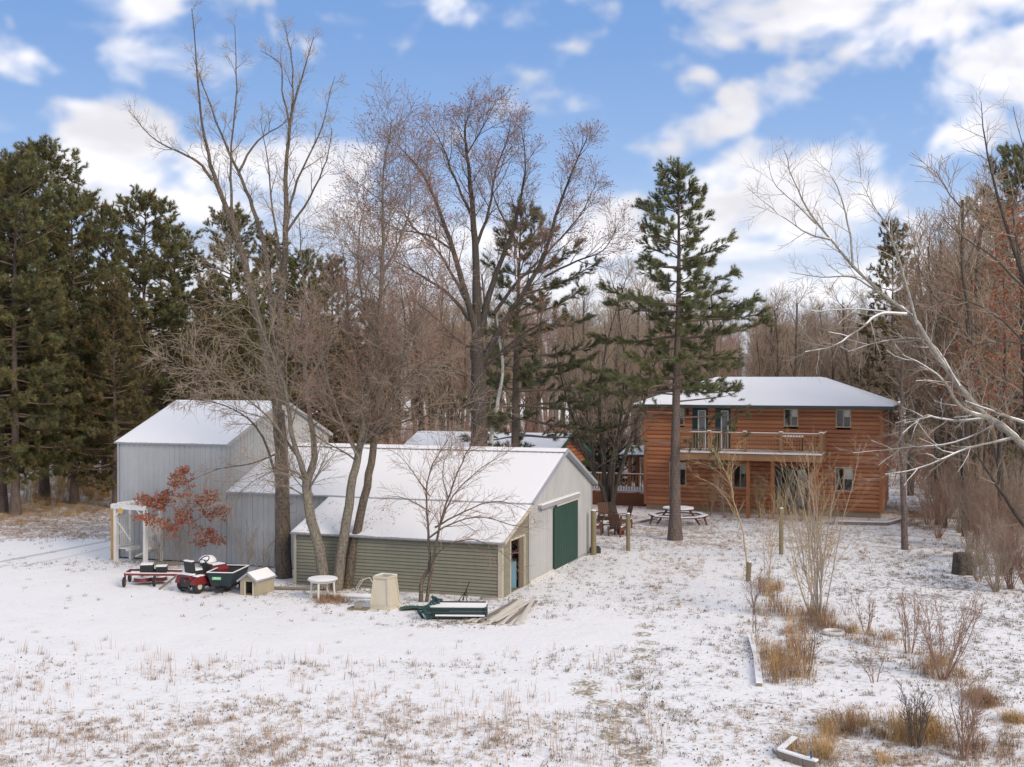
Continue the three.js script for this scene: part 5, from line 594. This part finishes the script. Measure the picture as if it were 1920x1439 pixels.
{ // leaning tree entering from the right, snow along its limbs
  R = rng(106); const T = new Plant(), D = 40, C = { max: 2, n: [2.6, 7], len: [1.5, .8], ang: [[.5, 1.1], [.4, .9]], trop: [.03, .05, .04], wob: .24, limbs: 0, rmin: .005, snow: true }; const b = G(2035, 1090);
  const L = (px, d0, d1, r0, r1, f = .25, c = C) => traced(T, px, D + d0, D + d1, r0, r1, c, f);
  L([[2035, 1090], [2000, 950], [1960, 880], [1910, 826], [1850, 780], [1800, 725], [1760, 670], [1715, 600], [1660, 555], [1600, 500], [1560, 450], [1520, 400], [1490, 340], [1470, 280]], .8, -1, .16, .012, .3); L([[1905, 820], [1860, 785], [1820, 775], [1790, 750], [1775, 720], [1740, 690], [1690, 665]], 0, -1.5, .1, .012); L([[1850, 785], [1800, 790], [1760, 785], [1735, 780], [1715, 795], [1690, 815]], 0, -.8, .05, .01); L([[1940, 800], [1880, 778], [1810, 752]], .2, -1.6, .07, .01); L([[1700, 590], [1650, 590], [1610, 620], [1560, 650], [1510, 660]], -.3, -1.8, .055, .01); L([[1650, 550], [1600, 520], [1540, 520], [1480, 510]], -.4, 1, .045, .008); L([[1560, 450], [1520, 440], [1460, 400], [1400, 350]], -.8, .6, .04, .008); L([[1600, 500], [1590, 420], [1560, 330], [1530, 300]], -.7, .4, .045, .007); L([[1720, 610], [1690, 500], [1660, 420], [1620, 350], [1610, 290]], -.4, 1.4, .06, .007); L([[1530, 420], [1490, 380], [1450, 340], [1440, 300]], -.9, -1.6, .03, .006); L([[1695, 590], [1600, 580], [1500, 590]], -.4, .8, .035, .007); L([[1800, 725], [1740, 640], [1660, 640], [1590, 660]], -.2, 1, .04, .007); L([[1910, 820], [1820, 840], [1720, 880], [1660, 890]], .2, -1, .05, .008); L([[1880, 790], [1790, 830], [1700, 840], [1600, 850]], .2, .8, .035, .007);
  plantThing(T, 'leaning_tree', 'pale bare tree leaning left over the house with snow along its limbs', 'tree', [b[0], 0, -D - .8], M.barkPale, M.twigGrey);
  R = rng(107); const T2 = new Plant(), D2 = 43, C2 = { ...C, snow: false, n: [1.6, 6], len: [1.8, .9] }; for (const [px, d, r] of [[[[1990, 1075], [1940, 1010], [1890, 940], [1850, 880], [1800, 810]], -.5, .15], [[[1980, 1060], [1960, 800], [1930, 560], [1880, 400], [1850, 280], [1840, 190]], .8, .14], [[[1960, 700], [1900, 620], [1850, 580], [1790, 560], [1740, 575]], 0, .05], [[[1940, 560], [1860, 480], [1800, 440], [1760, 400]], .5, .05], [[[1950, 650], [1870, 640], [1800, 660], [1760, 690]], -.6, .05], [[[1930, 560], [1900, 400], [1920, 300], [1900, 200]], 1, .05]]) traced(T2, px, D2, D2 + d, r, .01, C2, .2);
  plantThing(T2, 'crooked_tree', 'dark crooked tree at the brush edge under the leaning tree', 'tree', [P(1985, 1070, D2)[0], 0, -D2], M.barkDark, M.twig);
}
{ // slim trunk with clinging rust leaves by the house corner; oak with rust leaves; pine at the right edge
  R = rng(108); const T = new Plant(), b = G(1697, 1031), D = -b[2], C = { max: 2, n: [2.4, 6], len: [1.5, .7], ang: [[.7, 1.2], [.4, .9]], trop: [-.02, .02, 0], wob: .2, limbs: 0, rmin: .006 };
  traced(T, [[1697, 1031], [1695, 950], [1692, 860], [1690, 780], [1692, 700], [1690, 630]], D, D + .3, .15, .05, C, .35); const o = plantThing(T, 'oak_tree', 'slim oak trunk holding a few rust leaves by the house corner', 'tree', b, M.barkPine, M.twig); scatter('leaves', OAK, leafM, T.tips.filter(([p]) => p[1] < 3.9 && R() < .9).flatMap(([p, d]) => [0, 1].map(() => [[p[0] - o.position.x + rr(-.1, .1), p[1] + rr(-.1, .1), p[2] - o.position.z + rr(-.1, .1)], nrm([rr(-1, 1), rr(-1, .6), rr(-1, 1)]), rr(.1, .17), [.3 * rr(.6, 1.2), .09 * rr(.7, 1.2), .035]])), o);
  R = rng(109); const T2 = new Plant(), D2 = 45; traced(T2, [[1935, 990], [1930, 800], [1920, 650], [1915, 520], [1905, 420]], D2, D2, .2, .03, { max: 2, n: [3.4, 7], len: [2.4, 1], ang: [[.7, 1.2], [.4, .9]], wob: .2, limbs: 0, rmin: .006 }, .3); const o2 = plantThing(T2, 'oak_tree', 'oak dense with rust brown leaves at the right edge of the woods', 'tree', [P(1935, 900, D2)[0], 0, -D2], M.barkDark, M.twig); scatter('leaves', OAK, leafM, T2.tips.flatMap(([p, d]) => [0, 1, 2].map(() => [[p[0] - o2.position.x + rr(-.2, .2), p[1] + rr(-.2, .2), p[2] - o2.position.z + rr(-.2, .2)], nrm([rr(-1, 1), rr(-1, .6), rr(-1, 1)]), rr(.12, .2), [.36 * rr(.6, 1.2), .14 * rr(.7, 1.2), .07]])), o2);
  for (const [px, D3, top, sd, lab] of [[1810, 51, 540, 121, 'rust leaved oak deeper in the woods behind the thicket'], [1760, 55, 600, 122, 'small rust leaved oak close behind the house corner'], [1880, 47, 440, 123, 'tall rust leaved oak between thicket and right edge pine']]) { R = rng(sd); const T3 = new Plant(); traced(T3, [[px, 705 + 15400 / D3], [px - 4, 800], [px + 5, 700], [px, top]], D3, D3, .15, .02, { max: 2, n: [2.6, 6], len: [2.2, .9], ang: [[.6, 1.1], [.4, .9]], wob: .2, limbs: 0, rmin: .006 }, .3); const o3 = plantThing(T3, 'oak_tree', lab, 'tree', [P(px, 800, D3)[0], 0, -D3], M.barkDark, M.twig); scatter('leaves', OAK, leafM, T3.tips.flatMap(([p, d]) => [0, 1].map(() => [[p[0] - o3.position.x + rr(-.2, .2), p[1] + rr(-.2, .2), p[2] - o3.position.z + rr(-.2, .2)], nrm([rr(-1, 1), rr(-1, .6), rr(-1, 1)]), rr(.12, .2), [.36 * rr(.6, 1.2), .15 * rr(.7, 1.2), .075]])), o3); }
  pineAt('b', 1908, 268, 60, 'dark pine rising behind the rust leaved oak at the wood edge', null, 0, { w: .75 }); pineAt('c', 1672, 415, 88, 'thin pine standing among the bare woods behind the house', null, 0, { w: .7 });
}
{ // red oak sapling in front of the shed
  R = rng(110); const T = new Plant(), b = G(354, 1064), D = -b[2], C = { max: 2, n: [5, 7], len: [.5, .3], ang: [[.5, 1], [.5, 1]], wob: .2, limbs: 0, rmin: .004, trop: [.03, .03, .03] }; traced(T, [[354, 1064], [352, 1010], [352, 960], [348, 900], [345, 888]], D, D, .028, .006, { ...C, n: [7, 6], len: [.45, .25] }, .3); for (const px of [[[353, 1000], [330, 985], [300, 980], [262, 972]], [[352, 985], [320, 950], [290, 945], [265, 935]], [[352, 985], [385, 965], [420, 960]], [[352, 1005], [380, 1000], [412, 1012]], [[352, 960], [375, 940], [402, 930]], [[351, 950], [325, 930], [300, 935]], [[350, 930], [335, 905], [325, 900]], [[352, 1020], [365, 1018], [372, 1024]], [[352, 975], [345, 965], [320, 1000]]]) traced(T, px, D, D + rr(-.7, .4), .014, .004, { ...C, n: [11, 5], len: [.34, .2] }, .3);
  const o = plantThing(T, 'oak_sapling', 'young oak sapling full of rust red leaves before the grey shed', 'tree', b, M.twigRed, M.twigRed); scatter('leaves', OAK, leafM, T.tips.filter(([p]) => p[1] > .7).flatMap(([p, d]) => [0, 1].map(() => [[p[0] - o.position.x + rr(-.06, .06), p[1] + rr(-.07, .05), p[2] - o.position.z + rr(-.06, .06)], nrm([d[0] + rr(-.8, .8), d[1] + rr(-1, .4), d[2] + rr(-.8, .8)]), rr(.08, .13), [.46 * rr(.5, 1.2), .13 * rr(.7, 1.3), .06]])), o);
}
// ---------- shrubs ----------
function shrub(px, py, h, w, n, bark, label, seed, grp, o2 = {}) { R = rng(seed); const T = new Plant(), b = G(px, py), C = { max: o2.max ?? 2, n: [o2.n0 ?? 7, 4], len: [h * .3, h * .16], ang: [[.3, .7], [.4, .8]], trop: [.06, .06, .05], wob: .14, limbs: 0, rmin: .0045 }; for (let k = 0; k < n; k++) { const a = R() * 6.28, e = rr(.05, 1) * w / h, d = nrm([Math.cos(a) * e, 1, Math.sin(a) * e]); grow(T, [b[0] + Math.cos(a) * .08, 0, b[2] + Math.sin(a) * .08], d, h * rr(.65, 1.05), (o2.r ?? .012) * rr(.7, 1.3), 0, C); } const o = plantThing(T, o2.name ?? 'bare_shrub', label, o2.cat ?? 'shrub', b, bark, o2.twig ?? bark, grp, ['stems', 'twigs']); if (o2.leaf) scatter('leaves', LEAF, leafM, T.tips.filter(() => R() < o2.leaf).map(([p, d]) => [[p[0] - b[0], p[1], p[2] - b[2]], d, rr(.04, .07), [.36, .24 * rr(.8, 1.2), .05]]), o); return o; }
shrub(1540, 1168, 5.1, 1.7, 11, M.twigGrey, 'tall vase shaped shrub with yellowish leaves before the patio door', 201, null, { r: .022, twig: M.twigTan, leaf: .12, n0: 8 });
shrub(1520, 1150, 3.2, 1.6, 8, M.twigTan, 'yellow leaved thinner shrub just left of the tall vase shrub', 202, null, { leaf: .3 });
{ R = rng(203); const T = new Plant(), D = -G(1402, 1085)[2], C = { max: 2, n: [3.2, 6], len: [.9, .5], ang: [[.35, .75], [.4, .8]], trop: [.06, .05, .04], wob: .16, limbs: 0, rmin: .0045 }; traced(T, [[1402, 1085], [1395, 1010], [1378, 950], [1368, 900], [1352, 870], [1335, 840]], D, D - .4, .03, .008, C, .3); traced(T, [[1375, 940], [1372, 880], [1385, 830]], D - .2, D + .5, .018, .006, C, .1); traced(T, [[1385, 980], [1350, 920], [1300, 890]], D - .1, D - .6, .014, .005, C, .1); traced(T, [[1370, 910], [1340, 880], [1290, 862]], D - .2, D + .3, .014, .005, C, .1); plantThing(T, 'bare_sapling', 'leaning tan sapling with fanned twigs before the house wall', 'tree', G(1402, 1085), M.twigTan, M.twigTan); }
shrub(1442, 1120, 3.6, .5, 4, M.twigTan, 'slim upright sapling in the brown grass strip', 204, null, { name: 'bare_sapling', cat: 'tree', n0: 9 }); shrub(1412, 1185, 2.0, .35, 3, M.twigDark, 'thin dark sapling beside the edging timber', 205, null, { name: 'bare_sapling', cat: 'tree' });
shrub(1768, 1275, 2.1, 1.25, 16, M.twigRed, 'fan shaped reddish bare shrub standing alone in the snow', 206, null, { r: .014 }); shrub(1705, 1225, 1.5, .6, 8, M.twigRed, 'smaller reddish shrub beside the fan shaped one', 207); shrub(1625, 1185, 1.1, .5, 6, M.twigRed, 'low reddish shrub near the pale ring', 208); shrub(1515, 1260, 1.3, .3, 4, M.twigDark, 'few dark upright stems at the end of the grass strip', 209); shrub(1717, 1402, 1.1, .5, 14, M.twigDark, 'dense little dark shrub among golden grass', 210); shrub(1805, 1425, 1.5, .55, 14, M.twigRed, 'twiggy brown shrub with one long stem near the snow bed', 211); shrub(1640, 1280, .9, .4, 4, M.twigRed, 'sparse twig cluster between the two grass strips', 212);
for (const [px, py, h, n, s] of [[1760, 1010, 3.2, 16, 1], [1800, 1000, 3.6, 18, 2], [1850, 1010, 3.8, 18, 3], [1900, 1000, 4, 18, 4], [1840, 1060, 2.5, 18, 5], [1880, 1080, 2.3, 18, 6], [1910, 1060, 2.8, 18, 7], [1868, 1110, 1.8, 16, 8], [1930, 1110, 2, 16, 9], [1780, 970, 3.4, 16, 10], [1825, 965, 4, 18, 11], [1885, 960, 4.4, 18, 12], [1740, 985, 2.2, 10, 13], [1950, 1040, 3, 18, 14], [1770, 940, 3.5, 16, 15], [1820, 1030, 2.8, 18, 16], [1865, 1035, 2.9, 18, 17], [1905, 1030, 3.2, 18, 18], [1790, 955, 4.2, 18, 19], [1850, 940, 4.6, 18, 20], [1915, 940, 4.8, 18, 21], [1755, 960, 3, 14, 22], [1895, 1105, 2, 16, 23], [1835, 1090, 1.6, 14, 24], [1800, 925, 4.2, 16, 25], [1875, 915, 5, 18, 26]]) shrub(px, py, h, h * .5, n + 8, s % 2 ? M.twigRed : M.twig, 'tangled brown brush shrub in the thicket right of the house', 220 + s, 'brush shrubs in the thicket right of the house', { name: 'brush_shrub', n0: 8 });
for (const [px, py, h, s] of [[1330, 968, 1.9, 1], [1360, 972, 2.1, 2], [1425, 972, 2.4, 3], [1500, 978, 2.2, 4], [1470, 985, 2, 5], [1560, 985, 1.6, 6]]) shrub(px, py, h, .9, 9, s % 2 ? M.twigTan : M.twig, 'wispy bare foundation shrub along the log house wall', 240 + s, 'foundation shrubs along the log house', { name: 'foundation_shrub', leaf: s > 3 ? .2 : 0 });
for (const [px, py, s] of [[330, 1060, 1], [460, 1078, 2], [490, 1086, 3], [300, 1058, 4]]) shrub(px, py, 1.7, .5, 6, M.twig, 'thin weedy stems against the grey shed wall', 260 + s, 'weedy stems along the shed wall', { name: 'weed_stems' });

// ---------- woods behind ----------
{
  const kinds = [301, 302, 303, 304].map((seed, i) => { R = rng(seed); const T = new Plant(), h = 13, C = { max: 3, n: [13, 7, 6], len: [3.6, 1.7, 1], ang: [[.35, .85], [.4, .85], [.4, .9]], trop: [.1, .09, .07, .05], wob: .16, tip: .55, limbs: 1, from: [.25], rmin: .011 }; grow(T, [0, 0, 0], nrm([rr(-.08, .08), 1, rr(-.08, .08)]), h, .17, 0, C); if (i % 2) grow(T, [0, 1.2, 0], nrm([rr(-.3, .3), 1, rr(-.3, .3)]), h * .8, .1, 0, C); return [T.limb.geo(), T.twig.geo()]; });
  const brown = mat(.31, .25, .19), tw = [mat(.34, .255, .18), mat(.34, .24, .165), mat(.35, .275, .205), mat(.31, .235, .165)]; R = rng(310); let first = [null, null, null, null];
  for (let k = 0; k < 140; k++) { const D = k > 119 ? rr(49, 64) : k > 95 ? rr(66, 84) : rr(76, 112), px = k < 10 ? rr(-40, 700) : k > 119 ? rr(1740, 2010) : k > 95 ? (k % 3 ? rr(1690, 2000) : rr(1080, 1210)) : rr(690, 1990), p = P(px, 720, D), q = k % 4; if (px < 1110 && px > 820 && D < 72) continue; if (px > 1230 && px < 1700 && D < 78) continue; const h = rr(9.5, 15) * (px > 1100 && px < 1700 ? .86 : 1); let o = first[q]; if (!o) { o = first[q] = thing('woodland_tree', '', 'tree', [p[0], 0, -D]); part('trunk', kinds[q][0], M.bark, o); part('crown', kinds[q][1], tw[q], o); } else { o = o.clone(); o.name = uniq('woodland_tree'); scene.add(o); o.position.set(p[0], 0, -D); } const s = h / 13; o.scale.set(s * 1.1, s, s * 1.1); o.rotation.y = R() * 6.28; tag(o, 'bare brown tree in the woods behind the buildings', 'tree', 'bare trees of the woods behind'); }
  const all = kinds.slice(0, 2).map((k) => mergeGeometries(k)); all.forEach((g, i) => { const list = []; for (let k = 0; k < 300; k++) { const D = rr(112, 190), px = rr(-200, 2150), p = P(px, 720, D); list.push([[p[0], 0, -D], null, rr(.72, 1.06) * (D > 150 ? 1.15 : 1), [rr(.8, 1.2), rr(.8, 1.1), rr(.8, 1.1)]]); } stuff(scatter('far_woods', g, i ? brown : tw[2], list), 'far_woods', 'brown mass of bare far woods on the skyline', 'woods'); });
  R = rng(311); const T = new Plant(); for (let k = 0; k < 9; k++) { const a = R() * 6.28, e = rr(.1, .7); grow(T, [Math.cos(a) * .4 * R(), 0, Math.sin(a) * .4 * R()], nrm([Math.cos(a) * e, 1, Math.sin(a) * e]), rr(1.6, 3), .014, 0, { max: 2, n: [6, 4], len: [.8, .45], trop: [.05, .05, .04], wob: .2, limbs: -1, rmin: .008 }); }
  const bg = T.twig.geo(), list = []; for (let k = 0; k < 520; k++) { const D = rr(72, 125), px = rr(-100, 2050), p = P(px, 720, D); if (px < 260 && D < 90) continue; list.push([[p[0], 0, -D], null, rr(.8, 1.7), [rr(.75, 1.25), rr(.7, 1.05), rr(.65, 1)]]); } stuff(scatter('undergrowth', bg, mat(.35, .25, .18), list), 'undergrowth', 'tangled brown undergrowth at the foot of the woods', 'undergrowth');
}
// ---------- grass and leaves on the snow ----------
{
  R = rng(401); const blade = (n, h, w, lean) => { const t = []; for (let k = 0; k < n; k++) { const a = R() * 6.28, r = R() * w, x = Math.cos(a) * r, z = Math.sin(a) * r, l = rr(.2, 1) * lean, b = rr(0, 6.28), hh = h * rr(.5, 1), ex = -Math.sin(b) * .004, ez = Math.cos(b) * .004, mx = x + Math.cos(b) * l * .35, mz = z + Math.sin(b) * l * .35; t.push([[x - ex, 0, z - ez], [x + ex, 0, z + ez], [mx + ex * .8, hh * .6, mz + ez * .8]], [[x - ex, 0, z - ez], [mx + ex * .8, hh * .6, mz + ez * .8], [mx - ex * .8, hh * .6, mz - ez * .8]], [[mx - ex * .8, hh * .6, mz - ez * .8], [mx + ex * .8, hh * .6, mz + ez * .8], [x + Math.cos(b) * l, hh * rr(.75, 1), z + Math.sin(b) * l]]); } return tris(t); };
  const tall = blade(22, .75, .2, .42), low = blade(14, .2, .14, .16), stalk = blade(5, .5, .16, .12), gm = mat(1, 1, 1, { roughness: .9 });
  const gold = () => { const v = rr(.5, 1.35); return [.46 * v, .295 * v, .125 * v]; }, brown = () => { const v = rr(.5, 1.4); return [.31 * v, .185 * v, .1 * v]; };
  const A = []; const fill = (n, poly, s, c) => { const q = poly.map(([x, y]) => G(x, y)); for (let k = 0; k < n; k++) { const u = R(), v = R(), i = Math.floor(u * (q.length / 2 - 1)), f = u * (q.length / 2 - 1) - i, l = q[i * 2].map((e, j) => e + (q[i * 2 + 2][j] - e) * f), r = q[i * 2 + 1].map((e, j) => e + (q[i * 2 + 3][j] - e) * f); const ax = l[0] + (r[0] - l[0]) * v + rr(-.2, .2), az = l[2] + (r[2] - l[2]) * v + rr(-.2, .2); if (fbm(ax * 1.6, az * 1.6, 2) < .42) continue; A.push([[ax, 0, az], null, [1, rr(...s), 1].map((e, j) => j === 1 ? e : rr(.8, 1.2)), c()]); } };
  fill(210, [[1390, 1085], [1450, 1095], [1405, 1120], [1480, 1130], [1412, 1180], [1500, 1180], [1420, 1230], [1515, 1240], [1428, 1282], [1525, 1285]], [.45, 1.05], () => R() < .5 ? gold() : brown()); fill(60, [[1500, 1150], [1580, 1150], [1500, 1190], [1570, 1185]], [.4, .9], brown); fill(120, [[1570, 1185], [1600, 1178], [1640, 1228], [1690, 1205], [1720, 1262], [1760, 1240], [1780, 1290], [1810, 1275]], [.3, .7], () => R() < .3 ? gold() : brown());
  fill(90, [[1520, 1385], [1540, 1350], [1600, 1395], [1610, 1352], [1680, 1392], [1690, 1365]], [.35, .75], () => R() < .6 ? gold() : brown()); fill(60, [[1490, 1420], [1500, 1385], [1560, 1440], [1580, 1408], [1640, 1445], [1660, 1425]], [.3, .6], gold); fill(70, [[1680, 1395], [1690, 1360], [1760, 1400], [1760, 1365]], [.4, .8], gold); fill(50, [[1770, 1410], [1770, 1380], [1890, 1430], [1890, 1395]], [.25, .55], brown); fill(60, [[1820, 1315], [1830, 1300], [1850, 1335], [1870, 1320]], [.25, .5], brown); fill(60, [[1870, 1360], [1880, 1345], [1920, 1375], [1920, 1355]], [.25, .5], gold);
  fill(900, [[-60, 975], [-60, 900], [60, 955], [60, 900], [140, 945], [140, 895], [222, 935], [222, 890]], [.7, 1.5], gold); fill(500, [[-60, 900], [-60, 860], [220, 890], [220, 850]], [.8, 1.7], () => R() < .6 ? gold() : brown()); fill(260, [[-40, 1000], [-40, 965], [100, 975], [100, 950], [215, 958], [215, 935]], [.2, .5], gold); fill(150, [[1690, 990], [1690, 960], [1760, 1000], [1760, 960]], [.2, .5], brown); fill(14, [[470, 1088], [470, 1082], [510, 1092], [510, 1084]], [.3, .6], gold); fill(60, [[590, 1132], [590, 1118], [650, 1132], [650, 1118]], [.2, .4], brown);
  stuff(scatter('tall_grass', tall, gm, A), 'tall_grass', 'tall dead golden grass standing in clumps through the snow', 'grass');
  const B = [], S = [], Lf = []; R = rng(402); const z0 = -17, z1 = -75;
  for (let k = 0; k < 115000; k++) { const z = z0 + (z1 - z0) * Math.pow(R(), 1.5), hw = -z * .47 + 1, x = rr(-hw, hw), [a, tone] = litter(x, z), c = fbm(x * .9 + 5, z * .9, 2); if (R() > a * (c > .5 ? 1.5 : .55)) continue; const v = rr(.5, 1.2); if (tone > .75 && tone < 1.45 ? R() < .5 : R() < .3) B.push([[x, 0, z], null, [1, rr(.25, .9), 1], tone > .6 ? [.42 * v, .3 * v, .2 * v] : [.26 * v, .2 * v, .14 * v]]); else Lf.push([[x, .012, z], nrm([rr(-1, 1), rr(.0, .5), rr(-1, 1)]), rr(.03, .068), tone > 1.3 ? [.34 * v, .175 * v, .09 * v] : [.19 * v, .135 * v, .1 * v]]); }
  const RL = []; for (let k = 0; k < 420; k++) { const x = -LTr(R), z = -2.2 + 2.3 * R(); if (fbm(x * .8, z * .8, 2) < .5 && R() < .8) continue; const w = barnF.world(x, 1.746 + .348 * (.2 - z) * .98 + .045, z); RL.push([w, nrm([rr(-1, 1), rr(0, .6), rr(-1, 1)]), rr(.03, .065), [.2 * rr(.6, 1.3), .13, .09]]); } function LTr(r) { return 7.2 - 3.2 * Math.pow(r(), 1.3); } stuff(scatter('roof_leaves', LEAF, leafM, RL), 'roof_leaves', 'brown leaves scattered on the snowy lean-to roof', 'leaves');
  stuff(scatter('short_grass', low, gm, B), 'short_grass', 'short dead grass blades poking through the thin snow', 'grass'); stuff(scatter('fallen_leaves', LEAF, leafM, Lf), 'fallen_leaves', 'scattered brown fallen leaves on the snow', 'leaves');
  for (let k = 0; k < 1500; k++) { const z = rr(-20, -30), hw = -z * .45, x = rr(-hw, hw * .3), c = fbm(x * .5 + 2, z * .5 + 8, 3); if (R() > .12 + .8 * sm(.42, .68, c)) continue; const v = rr(.7, 1.2); S.push([[x, 0, z], null, [1, rr(.4, 1.1), 1], [.45 * v, .32 * v, .23 * v]]); } stuff(scatter('dry_stalks', stalk, gm, S), 'dry_stalks', 'thin pale dry stalks standing in the open snowy field', 'grass');
}

renderer.render(scene, camera);
